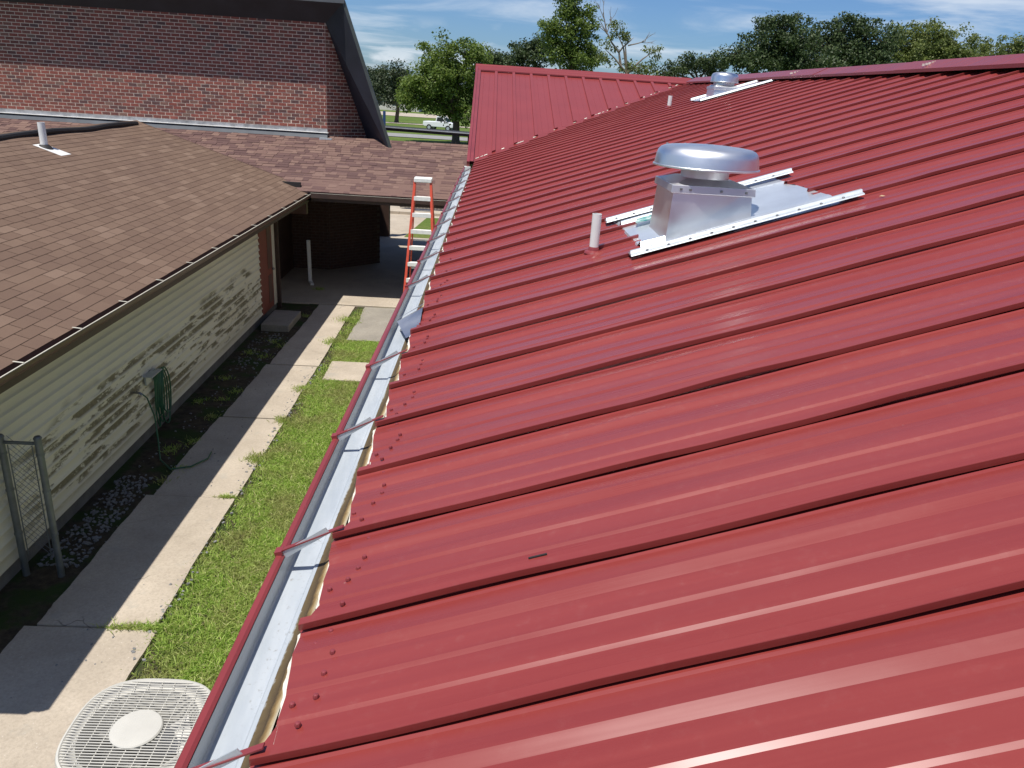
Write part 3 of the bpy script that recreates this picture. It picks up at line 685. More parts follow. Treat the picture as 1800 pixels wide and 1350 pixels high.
m = MB(); m.box((HX-.02, 15.925, .16), (HX+.012, 16.86, 2.32)); d = m.build('door', M['door'], HOUSE, False, .004)
for z0, z1 in ((.3, .9), (1.05, 2.1)):
    m = MB(); m.box((HX+.0125, 16.48, z0), (HX+.022, 16.76, z1)); m.build('door_panel', M['brown_l'], d, False, .004)
m = MB(); m.lathe((HX+.05, 16.78, 1.0), [(.0, -.03), (.03, -.02), (.035, 0), (.03, .02), (0, .03)], 10); m.box((HX+.012, 16.775, .99), (HX+.05, 16.785, 1.01)); m.build('handle', M['screw_m'], d, 'auto')
m = MB(); m.box((HX-.02, 16.865, .16), (HX+.02, 17.06, 2.32)); m.build('door_trim', M['cream'], HOUSE)
m = MB(); m.bar((HX+.05, 17.17, .02), (HX+.05, 17.17, 2.3), .075, .055, (0, 1, 0)); m.tube([(HX+.05, 17.17, 2.28), (HX+.2, 17.5, 2.36), (EX+.04, 18.2, 2.42)], .035, 8); m.build('downspout', M['brown'], HOUSE)
m = MB(); m.box((HX+.04, 18.15, 2.0), (HX+.5, 18.3, 2.31)); m.build('beam_end', M['brown_l'], HOUSE)
t = thing('vent_pipe', 'white vent pipe with flat white flashing on the tan shingle roof', 'pipe', (-7.35, 13.5, hz(-7.35)), 'white plastic vent pipes')
X, Y = -7.36, 13.52
m = MB(); m.lathe((X, Y, hz(X)), [(.057, -.02), (.057, .40), (.048, .40), (.048, .3)], 20); m.build('pipe_stem', M['white'], t, 'auto')
m = MB(); m.lathe((X, Y, hz(X)), [(.13, -.02), (.10, .02), (.066, .05), (.06, .05)], 20); m.build('collar', M['black'], t, 'auto')
m = MB(); q = lambda x, y, e: (x, y, hz(x)+e)
m.hexa([q(X-.10, Y-.16, .01), q(X+.34, Y-.16, .01), q(X+.34, Y+.16, .01), q(X-.10, Y+.16, .01), q(X-.10, Y-.16, .017), q(X+.34, Y-.16, .017), q(X+.34, Y+.16, .017), q(X-.10, Y+.16, .017)]); m.build('flashing', M['white'], t)
m = MB(); m.box((-4.52, 15.38, 0), (-3.95, 16.5, .15)); tag(m.build('door_step', M['concrete_g'], None, False, .012), 'grey concrete step block below the red-brown door', 'step')
t = thing('gutter_splash', 'short white downspout pipe standing in the shade by the house corner', 'downspout', (-4.38, 19.47, 0))
m = MB(); m.bar((-4.39, 19.47, .06), (-4.41, 19.47, 1.14), .085, .06, (0, 1, 0)); m.build('spout', M['white'], t, False, .008)
m = MB(); m.bar((-4.385, 19.49, .08), (-4.30, 19.25, .05), .09, .06); m.build('elbow', M['white'], t, False, .008)

# ---------------------------------------------------------------- walkway roof between the buildings
WALK = thing('walkway_roof', 'covered walkway with plum brown shingle roof linking the brick and red buildings', 'walkway', (-3, 19.6, 0))
CY, CZ, CK = 17.86, 2.555, .307; RY = 21.06
def cz(y): return CZ+CK*(y-CY)
b = MB(); b.hexa([(-13, CY, CZ-.05), (.6, CY, CZ-.03), (.6, RY, cz(RY)-.05), (-13, RY, cz(RY)-.05), (-13, CY, CZ), (.6, CY, CZ+.02), (.6, RY, cz(RY)), (-13, RY, cz(RY))])
b.hexa([(-3.3, RY, cz(RY)-.05), (-.36, RY, cz(RY)-.05), (-.36, RY+2.95, CZ-.05), (-3.3, RY+2.95, CZ-.05), (-3.3, RY, cz(RY)), (-.36, RY, cz(RY)), (-.36, RY+2.95, CZ), (-3.3, RY+2.95, CZ)]); b.build('roof_deck', M['sh_red'], WALK)
s2 = math.hypot(1, CK)
shingles(WALK, (0, CY-.01, CZ-.002), (1, 0, 0), (0, 1/s2, CK/s2), (0, -CK/s2, 1/s2), 24, .1405, .27, -13, -.36, M['sh_red'], 9, .0, 'random', 300, 'shingle', True)
m = MB(); m.box((-3.95, CY-.02, CZ-.20), (.3, CY+.01, CZ-.012)); m.build('fascia', M['brown'], WALK)
m = MB()
m.box((-3.93, CY-.12, CZ-.115), (.3, CY-.022, CZ-.105)); m.box((-3.93, CY-.128, CZ-.115), (.3, CY-.12, CZ-.01)); wg = m.build('eave_gutter', M['brown'], WALK)
m = MB(); m.box((-3.93, CY-.130, CZ-.0095), (.3, CY-.116, CZ-.005)); m.build('gutter_rim', M['cream'], wg)
m = MB(); m.quad((-6, CY, CZ-.2), (.3, CY, CZ-.2), (.3, RY+2.9, CZ-.2), (-6, RY+2.9, CZ-.2)); m.build('ceiling', M['brown'], WALK)
m = MB(); m.box((-4.62, 18.02, CZ+.06), (-4.22, 18.10, CZ+.17)); m.build('corner_flashing', M['black'], WALK)
m = MB(); m.hexa([(-4.5, 18.5, 2.62), (-4.2, 18.48, 2.58), (-4.2, 18.9, 2.7), (-4.5, 18.9, 2.74), (-4.5, 18.5, 2.64), (-4.2, 18.48, 2.60), (-4.2, 18.9, 2.72), (-4.5, 18.9, 2.76)]); m.build('corner_pan', M['strap'], WALK)
for x, y in ((-.75, 18.3), (-3.28, 26.6)):
    m = MB(); m.box((x-.05, y-.05, .03), (x+.05, y+.05, CZ-.2)); m.build('post', M['brown'], WALK)
m = MB(); m.box((-3.75, 26.4, .03), (-3.24, 26.46, 2.3)); m.build('door_leaf', M['brown'], WALK)
m = MB(); m.box((-5.2, 26.4, .03), (-4.25, 26.46, 2.32)); m.box((-5.3, 17.3, 0), (-5.2, 21.08, 2.5)); m.box((-5.3, 22.4, 0), (-5.2, 26.45, 2.4)); m.build('back_and_shade_walls', M['brown'], WALK)  # back wall, plus a side wall by the house added to darken the passage
m = MB()
for x in (-4.1, -3.95): m.box((x-.025, 26.4, .03), (x+.025, 26.45, 2.32))
m.build('mullion', M['brown'], WALK)

# ---------------------------------------------------------------- brick building
BRK = thing('brick_building', 'tall dark roofed brick building with deep overhang at upper left', 'building', (-9, 23, 0))
WY = 21.10; WXR = -4.20
m = MB(); m.box((-15, WY, 3.2), (WXR, WY+.25, 6.4))
m.hexa([(WXR, WY, 3.2), (-3.0, 22.30, 3.2), (-3.2, 22.5, 3.2), (WXR-.2, WY+.25, 3.2), (WXR, WY, 6.35), (-3.0, 22.30, 3.21), (-3.2, 22.5, 3.21), (WXR-.2, WY+.25, 6.35)])
m.build('wall', M['mortar'], BRK)
m = MB(); m.box((-15, WY, 0), (WXR, WY+.25, 3.2)); m.hexa([(WXR, WY, 0), (-3.0, 22.30, 0), (-3.2, 22.5, 0), (WXR-.2, WY+.25, 0), (WXR, WY, 3.2), (-3.0, 22.30, 3.2), (-3.2, 22.5, 3.2), (WXR-.2, WY+.25, 3.2)]); m.build('passage_wall', M['mortar_shaded'], BRK)  # lower wall, passage shade painted into its mortar colour
BL, BH, MJ = .2135, .0813, .0155
bm = bpy.data.meshes.new('brick'); vv = BOXV*np.array([BL-MJ, .03, BH-MJ])+np.array([0, -.003, 0]); bm.from_pydata([tuple(x) for x in vv], [], [tuple(x) for x in BOXF]); bm.materials.append(M['brick'])
items = []; ends = []; r = random.Random(12)
for k in range(78):
    z = .01+k*BH
    if z > 6.28: break
    x = -14.6+(BL/2 if k % 2 else 0)
    while x+BL < WXR+.02:
        if z > 3.55 or -6.8 < x: items.append((x, z))
        x += BL
    if z > 3.55 or True:
        ends.append((x, z, WXR-.002-x))
vis = sorted(((abs(z-4.3)*1.0+abs(x+5.5)*.25, q) for q, (x, z) in enumerate(items) if z > 3.6 and inview((x, WY, z))))
single = set(q for _, q in vis[:300]); V, F = [], []
for q, (x, z) in enumerate(items):
    dy = max(-.001, min(.001, r.gauss(0, .0006)))
    if q in single:
        o = bpy.data.objects.new('brick', bm); C.objects.link(o); adopt(o, BRK); o.location = (x+r.gauss(0, .0012), WY+dy, z+r.gauss(0, .0008)); o.rotation_euler = (0, r.gauss(0, .003), r.gauss(0, .006))
    else: F.append(BOXF+8*len(V)); V.append(vv+np.array([x, WY+dy, z]))
for x, z, wd in ends:      # part bricks that make the courses up to the corner
    if wd > .03: F.append(BOXF+8*len(V)); V.append(BOXV*np.array([wd, .03, BH-MJ])+np.array([x, WY-.003, z]))
d45 = np.array([1, 1, 0])/math.sqrt(2); n45 = np.array([1, -1, 0])/math.sqrt(2)
for k in range(78):
    z = .01+k*BH; lim = 1.7 if z < 3.0 else 1.7*(6.35-z)/3.35+.02
    u = .012-(BL/2 if k % 2 else 0)
    while u+BL*.6 < lim:
        a = max(u, .006); e = min(u+BL-MJ, lim); p = np.array([WXR, WY, z])
        if e-a > .03:
            w3 = BOXV*np.array([e-a, .03, BH-MJ]); F.append(BOXF+8*len(V)); V.append(p+d45*(a+w3[:, :1])+n45*(.003-w3[:, 1:2])+np.array([0, 0, 1])*w3[:, 2:])
        u += BL
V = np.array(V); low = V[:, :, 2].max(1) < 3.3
for nm, sel, mt in (('brick_field', ~low, M['brick']), ('passage_brick_field', low, M['brick_shaded'])):  # low bricks carry the passage shade in their colour
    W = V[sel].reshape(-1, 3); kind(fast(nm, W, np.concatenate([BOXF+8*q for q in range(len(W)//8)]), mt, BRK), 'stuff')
OV = .50; FY = WY-OV
def at(px, py, Y):   # a point of a photographed line, at depth Y
    d = (px-900)/1350*CR-(py-675)/1350*CU+CF; return Vector(d*Y/d[1])+Vector((0, 0, 5))
oA, oB = at(602, 6, FY), at(679, 247, FY); oB = oA+(oB-oA)*1.12; oA2 = Vector((-16, FY, oA.z+.02))
iA, iB = Vector((WXR+.03, WY-.0, 6.24)), Vector((-3.25, 22.02, 3.35)); iA2 = Vector((-16, WY-.0, 6.22))
m = MB(); th = Vector((.03, .05, .06))
m.quad(iA2, iA, oA, oA2); m.quad(iA, iB, oB, oA); m.build('soffit', M['navy'], BRK)
m = MB(); m.bar(oA2+Vector((0, 0, .11)), oA+Vector((.05, 0, .11)), .05, .22); m.build('top_fascia', M['grey_fascia'], BRK)
m = MB(); dr = (oB-oA).normalized(); px_ = Vector((-dr.z, 0, dr.x))*-1
if px_.x < 0: px_ = -px_
w = .075
e0, e1 = oA-dr*.05, oB
m.hexa([e0, e1, e1+Vector((0, .06, 0)), e0+Vector((0, .06, 0)), e0+px_*w, e1+px_*w, e1+px_*w+Vector((0, .06, 0)), e0+px_*w+Vector((0, .06, 0))]); m.build('rake_fascia', M['green_fascia'], BRK)
m = MB(); k0, k1 = e0+px_*w+Vector((0, .03, 0)), e1+px_*w+Vector((0, .03, 0)); back = Vector((-3.5, 11, .0))
m.quad(k0, k1, k1+back, k0+back); m.quad(oA2+Vector((0, .02, .2)), k0+Vector((0, 0, .1)), k0+back+Vector((0, 0, .5)), oA2+Vector((0, 12, 3))); m.build('roof', M['green_fascia'], BRK)
m = MB()   # wall base flashing and the gutter-like curb below it
m.box((-14.5, WY-.022, 3.645), (WXR+.012, WY-.008, 3.735)); m.build('counter_flashing', M['lead'], BRK)
m = MB(); m.hexa([(-14.5, WY-.16, cz(WY-.16)+.01), (WXR+.03, WY-.16, cz(WY-.16)+.01), (WXR+.03, WY-.01, 3.55), (-14.5, WY-.01, 3.55), (-14.5, WY-.12, cz(WY-.12)+.09), (WXR+.03, WY-.12, cz(WY-.12)+.09), (WXR+.03, WY-.01, 3.648), (-14.5, WY-.01, 3.648)]); m.build('base_curb', M['grey_fascia'], BRK)
m = MB(); m.box((-14.5, WY-.135, 3.640), (WXR+.05, WY-.02, 3.652)); m.build('flashing_lip', M['white'], BRK)
m = MB(); m.box((WXR-.15, WY-.26, cz(WY-.26)+.012), (WXR+.16, WY-.15, cz(WY-.2)+.035)); m.build('flashing_end', M['strap'], BRK)
# the far canopy edge seen across the gap
t = thing('canopy_edge', 'thin dark canopy edge running from the brick building towards the red gable', 'canopy', (-2, 24.4, 0))
m = MB(); a, c = at(586, 218.5, 24), at(836, 237.5, 24)
m.hexa([a+Vector((0, 0, -.06)), c+Vector((0, 0, -.06)), c+Vector((0, 1.2, -.06)), a+Vector((0, 1.2, -.06)), a+Vector((0, 0, .045)), c+Vector((0, 0, .045)), c+Vector((0, 1.2, .02)), a+Vector((0, 1.2, .02))]); m.build('edge_board', M['black'], t)
m = MB(); m.bar(at(645, 220.6, 23.98), at(836, 235.6, 23.98), .02, .03); m.build('edge_trim', M['strap'], t)
for x in (-3.9, -.6):
    m = MB(); m.bar((x, 24.4, 0), (x, 24.4, 3.62), .07, .07, (0, 1, 0)); m.build('post', M['black'], t)

# ---------------------------------------------------------------- ladder
t = thing('step_ladder', 'tall orange fibreglass step ladder with white steps beside the gutter', 'ladder', (-1.2, 15, 0))
ZT = 3.28
def rail(s, z, back=0):   # x half width grows downwards
    f = (ZT-z)/ZT; hw = .150+.215*f
    return Vector((-1.205-.0*f+s*hw, 15.02-.62*f if not back else 15.16+.85*f, z))
for s in (-1, 1):
    m = MB(); m.bar(rail(s, 0), rail(s, ZT), .045, .085, (0, 1, 0)); m.build('front_rail', M['orange'], t, False, .004)
    m = MB(); m.bar(rail(s, 0, 1), rail(s, ZT, 1), .025, .055, (0, 1, 0)); m.build('rear_rail', M['orange'], t, False, .004)
for k in range(1, 11):
    z = ZT-.305*k
    if z < .15: break
    a, c = rail(-1, z), rail(1, z)
    m = MB(); m.box((a.x+.012, a.y-.05, z-.012), (c.x-.012, a.y+.045, z+.012)); m.box((a.x+.012, a.y-.056, z-.062), (c.x-.012, a.y-.0505, z+.014)); m.build('step', M['ladder_w'], t, False, .003)
    if k % 2 == 0:
        a, c = rail(-1, z, 1), rail(1, z, 1); m = MB(); m.bar(a, c, .015, .03); m.build('rear_brace', M['ladder_w'], t)
m = MB(); m.box((-1.372, 14.95, ZT-.035), (-1.038, 15.22, ZT+.045)); m.build('top_cap', M['ladder_w'], t, False, .012)

# ---------------------------------------------------------------- air conditioner
AX, AY, AZ, AR = -2.085, 3.915, 1.0, .432
t = thing('air_conditioner', 'pale grey outdoor air conditioner with round top grille beside the gutter', 'air conditioner', (AX, AY, 0))
def sq(a, r, e=2.9):
    c, s = math.cos(a), math.sin(a); k = (abs(c)**e+abs(s)**e)**(-1/e); return c*k*r, s*k*r
def ring(r, z, n=64, e=2.9): return [(AX+sq(2*math.pi*i/n, r, e)[0], AY+sq(2*math.pi*i/n, r, e)[1], z) for i in range(n)]
def loft(rings):
    m = MB(); n = len(rings[0])
    for q in rings: m.v += q
    for i in range(len(rings)-1):
        for j_ in range(n): m.f.append((i*n+j_, i*n+(j_+1) % n, (i+1)*n+(j_+1) % n, (i+1)*n+j_))
    return m
loft([ring(AR-.015, .05), ring(AR-.015, AZ-.10)]).build('coil_guard', M['coil'], t, 'auto')
loft([ring(AR-.02, AZ-.1), ring(AR, AZ-.09), ring(AR+.004, AZ-.02), ring(AR-.002, AZ-.006), ring(AR-.014, AZ-.002), ring(AR-.022, AZ-.012)]).build('top_rim', M['ac'], t, 'auto')
loft([ring(AR-.022, AZ-.012), ring(.355, AZ-.035, e=2.3), ring(.34, AZ-.12, e=2), ring(.335, AZ-.30, e=2)]).build('orifice', M['ac'], t, 'auto')
m = MB(); m.quad(*ring(.34, AZ-.31, e=2)); m.build('interior', M['ac_dark'], t)
m = loft([ring(AR+.03, .0), ring(AR+.03, .05)]); m.quad(*ring(AR+.03, .05)); m.build('base_pad', M['concrete_g'], t)
m = MB(); y = AY-AR+.03
while y < AY+AR-.02:   # grille bars
    s = min(1, abs((y-AY)/(AR-.018))); hw = (1-s**2.9)**(1/2.9)*(AR-.02)
    m.bar((AX-hw, y, AZ-.006), (AX+hw, y, AZ-.006), .0065, .006); y += .0215
kind(m.build('grille_bars', M['ac'], t), 'stuff')
for k in range(-4, 5):
    x = AX+k*.086; s = min(1, abs(k*.086)/(AR-.018)); hh = (1-s**2.9)**(1/2.9)*(AR-.02)
    m = MB(); m.bar((x, AY-hh, AZ-.0125), (x, AY+hh, AZ-.0125), .005, .005); m.build('grille_rib', M['ac'], t)
m = MB(); m.lathe((AX, AY-.03, AZ), [(.158, -.012), (.160, .004), (.152, .012), (.12, .016), (.0, .018)], 40); m.build('hub_cap', M['ac'], t, 'auto')
for k in range(3):
    a = k*2.094+.5; m = MB(); ca, sa = math.cos(a), math.sin(a); p = lambda rr, w, z: (AX+rr*ca-w*sa, AY+rr*sa+w*ca, AZ-.2+z)
    m.quad(p(.06, -.06, -.03), p(.30, -.13, -.05), p(.31, .12, .05), p(.06, .05, .03)); m.build('fan_blade', M['coil'], t)

# ---------------------------------------------------------------- fence gate, hose
t = thing('chain_link_gate', 'narrow grey chain link fence panel between two posts by the house wall', 'gate', (-4.4, 6.84, 0))
for x, lab in ((-4.205, 0), (-4.56, 1)):
    m = MB(); m.tube([(x, 6.84, 0), (x, 6.84, 1.56), (x, 6.84, 1.585)], [.034, .034, .034], 12); m.lathe((x, 6.84, 1.57), [(.038, 0), (.038, .012), (.028, .028), (.0, .036)], 12); m.build('post', M['steel'], t, 'auto')
m = MB(); m.tube([(-4.56, 6.84, 1.52), (-4.205, 6.84, 1.52)], .018, 8); m.build('top_rail', M['steel'], t)
for x in (-4.495, -4.265):
    m = MB(); m.tube([(x, 6.83, .25), (x, 6.83, 1.5)], .006, 6); m.build('tension_bar', M['steel'], t)
m = MB()
for k in range(-30, 34):
    for s in (1, -1):
        x0, x1 = -4.495, -4.265; z0 = .88+k*.065; z1 = z0+s*(x1-x0)
        if min(z0, z1) < .25 or max(z0, z1) > 1.60: continue
        m.tube([(x0, 6.835, z0), (x1, 6.835, z1)], .0022, 4, False)
kind(m.build('chain_mesh', M['steel'], t), 'stuff')
for z in (.5, 1.0, 1.4):
    for x in (-4.205, -4.56):
        m = MB(); m.lathe((x, 6.84, z), [(.036, -.012), (.039, -.01), (.039, .01), (.036, .012)], 12); m.build('band', M['steel'], t)
t = thing('garden_hose', 'coiled green garden hose hanging from a bracket on the cream siding', 'hose', (-4.55, 10.35, 0))
HXW = HX+.024
m = MB(); m.box((HXW, 10.08, .84), (HXW+.03, 10.36, .98)); m.box((HXW, 10.05, .97), (HXW+.13, 10.40, .985)); m.build('bracket', M['strap'], t, False, .006)
r = random.Random(21)
for k in range(7):
    yc = 10.36+.03*k-.05; w = .06+.022*k; zb = .12+.055*((k*3) % 5); xx = HXW+.045+.012*k; P = []
    for i in range(25):
        a = -math.pi*.5+2*math.pi*i/24
        P.append((xx+.008*math.sin(3*a), yc+w*math.cos(a)*(.55+.45*(1-math.sin(a))/2), (.98+zb)/2+(.98-zb)/2*math.sin(a)))
    m = MB(); m.tube(P, .0105, 6, False); m.build('coil', M['hose'], t, 'auto')
m = MB(); m.tube([(HXW, 9.76, .86), (HXW+.08, 9.78, .85), (HXW+.14, 9.80, .78), (HXW+.20, 9.83, .5), (HXW+.27, 9.70, .2), (HXW+.38, 9.45, .03), (HXW+.62, 9.18, .04), (HXW+.86, 9.25, .055), (HXW+1.0, 9.5, .055), (HXW+.98, 9.7, .055)], .0105, 6); m.build('lead_hose', M['hose'], t, 'auto')
m = MB(); m.tube([(HXW-.01, 9.75, .87), (HXW+.07, 9.75, .87), (HXW+.1, 9.75, .84)], .016, 8); m.box((HXW+.04, 9.72, .89), (HXW+.06, 9.78, .91)); m.build('tap', M['screw_m'], t)

# ---------------------------------------------------------------- far fence, sign, truck, wall
t = thing('board_fence', 'grey weathered board fence seen beyond the breezeway', 'fence', (-1.8, 33, 0))
for k in range(24):
    x = -3.6+k*.15; m = MB(); m.box((x, 33, .06), (x+.14, 33.025, .98+.02*(k % 3))); m.build('board', M['wood'], t)
for z in (.3, .8):
    m = MB(); m.box((-3.6, 33.026, z), (0, 33.06, z+.08)); m.build('rail', M['wood'], t)
m = MB(); m.box((-4.2, 31.5, .0), (.5, 31.7, .12)); tag(m.build('concrete_kerb', M['concrete']), 'pale concrete kerb in front of the board fence', 'kerb')
def gz(px, py, Y): return at(px, py, Y)
p = at(675.5, 219, 100); q = at(675.5, 195, 100)
t = thing('blue_sign', 'narrow upright blue sign standing on the lawn by the road', 'sign', (p.x, 100, terrain_z(100)))
m = MB(); m.box((p.x-.16, 99.9, terrain_z(100)+.25), (p.x+.16, 100.1, q.z)); m.build('sign_panel', M['blue'], t, False, .02)
m = MB(); m.box((p.x-.12, 99.93, terrain_z(100)-.1), (p.x+.12, 100.07, terrain_z(100)+.25)); m.build('sign_foot', M['steel'], t)
# pickup truck
TY = 104; a = at(740, 228, TY); zt = terrain_z(TY)+.03; tx = a.x+.1
t = thing('pickup_truck', 'white pickup truck on the road behind the trees', 'truck', (tx+2.2, TY, zt))
ang = math.radians(-18); ca, sa = math.cos(ang), math.sin(ang)
def tp(u, v, z): return (tx+.1+u*ca*.92-v*sa, TY+u*sa*.92+v*ca, zt+z)
def tex(m, poly, v0, v1):
    k = len(m.v); n = len(poly)
    for v in (v0, v1): m.v += [tp(u, v, z) for u, z in poly]
    m.f.append(tuple(range(k, k+n))); m.f.append(tuple(range(k+2*n-1, k+n-1, -1)))
    for i in range(n): m.f.append((k+i, k+(i+1) % n, k+n+(i+1) % n, k+n+i)[::-1])
m = MB(); tex(m, [(0, .55), (.05, 1.05), (1.9, 1.08), (1.95, 1.1), (3.5, 1.1), (4.55, 1.0), (4.65, .85), (4.65, .5), (4.2, .45), (.3, .45)], 0, 1.75); m.build('body', M['truck'], t, False, .05)
m = MB(); tex(m, [(1.85, 1.1), (2.0, 1.72), (2.9, 1.75), (3.55, 1.1)], .1, 1.65); cab = m.build('cab', M['truck'], t, False, .05)
m = MB(); tex(m, [(2.02, 1.15), (2.12, 1.62), (2.85, 1.65), (3.3, 1.15)], .09, .095); m.build('side_window', M['glass'], cab)
m = MB(); k = [tp(3.56, .2, 1.13), tp(3.56, 1.55, 1.13), tp(2.96, 1.5, 1.68), tp(2.96, .25, 1.68)]; m.quad(*k); m.build('windscreen', M['glass'], cab)
m = MB(); m.quad(tp(4.66, .15, .6), tp(4.66, 1.6, .6), tp(4.64, 1.6, .88), tp(4.64, .15, .88)); m.build('grille', M['tyre'], t)
for u in (.95, 3.75):
    for v in (0, 1.55):
        m = MB(); P = Vector(tp(u, v+.1, .36)); D = Vector((-sa, ca, 0)); m.tube([P-D*.12, P+D*.12], .36, 18); w = m.build('wheel', M['tyre'], t, 'auto')
        m = MB(); m.tube([P-D*.125, P-D*.1], .2, 14); m.build('rim', M['strap'], w, 'auto')
c = at(668, 175, 190)
t = thing('distant_building', 'low pale building far off behind the small dark tree', 'building', (c.x, 190, -1.3))
m = MB(); m.box((c.x-6, 190, -1.4), (c.x+9, 200, 1.7)); m.build('wall', M['wall_far'], t)
m = MB(); m.box((c.x-6.3, 189.6, 1.7), (c.x+9.3, 200.4, 2.0)); m.build('roof', M['grey_fascia'], t)
for k in range(4):
    m = MB(); m.box((c.x-4+k*3.4, 189.95, -.2), (c.x-2.8+k*3.4, 189.99, 1.0)); m.build('window', M['glass'], t)

# ---------------------------------------------------------------- trees
def leaves_mesh(name, centers, radii, per, size, mat, parent, rng, flat=.75):
    n = len(centers); cen = np.repeat(np.array(centers), per, 0); rad = np.repeat(np.array(radii), per)
    d = rng.normal(size=(n*per, 3)); d /= np.linalg.norm(d, axis=1)[:, None]
    rr = rng.random(n*per)**.45; pos = cen+d*(rr*rad)[:, None]*np.array([1, 1, flat])
    nrm = rng.normal(size=(n*per, 3))*.8+d*.6+np.array([0, 0, .35]); nrm /= np.linalg.norm(nrm, axis=1)[:, None]
    t = np.cross(nrm, rng.normal(size=(n*per, 3))); t /= np.linalg.norm(t, axis=1)[:, None]; bt = np.cross(nrm, t)
    s = size*(.6+.8*rng.random(n*per))[:, None]
    V = np.stack([pos-t*s*.5, pos+bt*s*.32+nrm*s*.06, pos+t*s*.5, pos-bt*s*.32+nrm*s*.06], 1).reshape(-1, 3)
    return fast(name, V, np.arange(len(V)).reshape(-1, 4), mat, parent)
def tree(name, label, base, lobes, leafmat, trunk_r, seed, dens=1., size=.20, per=84, cl=(.5, 1.0), bark='bark', group='trees behind the roofs', bare=0):
    # lobes: list of (x, y, z, rx, ry, rz) ellipsoids in world space that the crown fills
    t = thing(name, label, 'tree', base, group); rng = np.random.default_rng(seed); r = random.Random(seed)
    m = MB(); B = Vector(base); low = min(l[2]-l[5] for l in lobes); fork = Vector((base[0]+r.uniform(-.2, .2), base[1], max(base[2]+.8, low+.25*(lobes[0][2]-low))))
    m.tube([B-Vector((0, 0, .2)), B.lerp(fork, .15), B.lerp(fork, .6)+Vector((r.uniform(-.1, .1), 0, 0)), fork], [trunk_r*1.5, trunk_r*1.05, trunk_r*.9, trunk_r*.8], 10)
    cen, rad = [], []
    for l in lobes:
        vol = l[3]*l[4]*l[5]; n = max(6, int(dens*7.5*vol**.72))
        c = Vector(l[:3]); k1 = fork.lerp(c, .55)+Vector((r.uniform(-.4, .4), r.uniform(-.4, .4), .2))
        m.tube([fork-Vector((0, 0, .1)), k1, c+Vector((0, 0, l[5]*.2))], [trunk_r*.55, trunk_r*.32, trunk_r*.1], 7)
        for _ in range(n):
            d = rng.normal(size=3); d /= np.linalg.norm(d); q = rng.random()**.38; q *= .82+.3*rng.random()
            p = np.array(l[:3])+d*q*np.array(l[3:]); cen.append(p); rad.append(r.uniform(*cl))
            if r.random() < .35: m.tube([c, c.lerp(Vector(p), .5)+Vector((0, 0, .1)), Vector(p)], [trunk_r*.16, trunk_r*.09, trunk_r*.03], 5, False)
    m.build('trunk', M[bark], t, 'auto')
    leaves_mesh('crown', cen, rad, per, size, leafmat, t, rng)
    return t
def lob(px, py, Y, rx, rz, ry=None):   # crown lobe given by where its centre stands
    p = at(px, py, Y); s = Y/1350*1.04; return (p.x, Y, p.z, rx*s, (ry or rx)*s*.8, rz*s)
def base(px, Y): return (at(px, 200, Y).x, Y, terrain_z(Y)-.05)
tree('green_tree', 'broad mid green tree beyond the walkway roof, left of the red gable', base(803, 74), [lob(775, 110, 74, 42, 36), lob(822, 108, 74, 40, 34), lob(745, 160, 74, 34, 34), lob(800, 170, 75, 45, 38), lob(845, 175, 74, 30, 44), lob(726, 180, 73, 22, 18), lob(820, 198, 73, 26, 14), lob(722, 150, 74, 16, 22), lob(770, 140, 73, 50, 30)], M['leaf_g'], .34, 1, 1.7, .21)
tree('small_dark_tree', 'small dark tree with bare lower trunk beside the brick building edge', base(697, 128), [lob(690, 133, 128, 27, 20), lob(672, 150, 128, 18, 22), lob(705, 155, 128, 24, 26), lob(690, 170, 128, 26, 16)], M['leaf_f'], .3, 2, .9, .32, 60, (.8, 1.5))
tree('hazy_tree', 'low far tree just right of the brick building fascia', base(655, 210), [lob(652, 135, 210, 20, 14), lob(668, 140, 210, 18, 12), lob(640, 150, 210, 26, 14)], M['leaf_f'], .4, 3, .5, .6, 40, (1.4, 2.4))
tree('tall_tree', 'tall upright green tree rising above the red gable ridge', base(1000, 85), [lob(992, 30, 85, 28, 34), lob(1015, 55, 85, 32, 32), lob(985, 80, 85, 30, 30), lob(1010, 105, 85, 40, 26), lob(1002, 2, 85, 24, 22), lob(972, 50, 85, 22, 26), lob(1030, 35, 85, 20, 26), lob(1035, 95, 85, 24, 24)], M['leaf_g'], .35, 4, 1.15, .22)
tree('hedge_tree', 'dark low tree between the broad green tree and the tall tree', base(905, 95), [lob(885, 108, 95, 34, 20), lob(925, 100, 95, 30, 26), lob(950, 95, 95, 24, 30), lob(865, 118, 95, 22, 16), lob(935, 80, 95, 12, 14)], M['leaf_d'], .3, 5, 1.2, .24)
tree('sparse_tree', 'half bare tree with thin leafy tufts right of the tall tree', base(1092, 80), [lob(1062, 90, 80, 20, 20), lob(1080, 52, 80, 11, 11), lob(1112, 120, 80, 22, 16), lob(1150, 92, 80, 13, 10), lob(1140, 120, 80, 22, 14), lob(1098, 66, 80, 7, 8)], M['leaf_l'], .22, 6, .95, .21, 48, (.4, .75), 'bark_pale')
ts = [o for o in bpy.data.objects if o.name.startswith('sparse_tree')][0]
m = MB(); r = random.Random(44); Y = 80
def twig(p, q, ra, depth):
    mid = p.lerp(q, .5)+Vector((r.uniform(-.2, .2), r.uniform(-.2, .2), r.uniform(-.1, .2)))*(q-p).length*.35
    m.tube([p, mid, q], [ra, ra*.75, ra*.45], 5, False)
    if depth:
        for _ in range(3):
            d = (q-p)*.55; d = Vector((d.x+r.uniform(-.5, .5)*d.length, d.y+r.uniform(-.4, .4)*d.length, d.z+r.uniform(-.3, .5)*d.length)); twig(p.lerp(q, r.uniform(.55, 1)), p.lerp(q, .8)+d, ra*.45, depth-1)
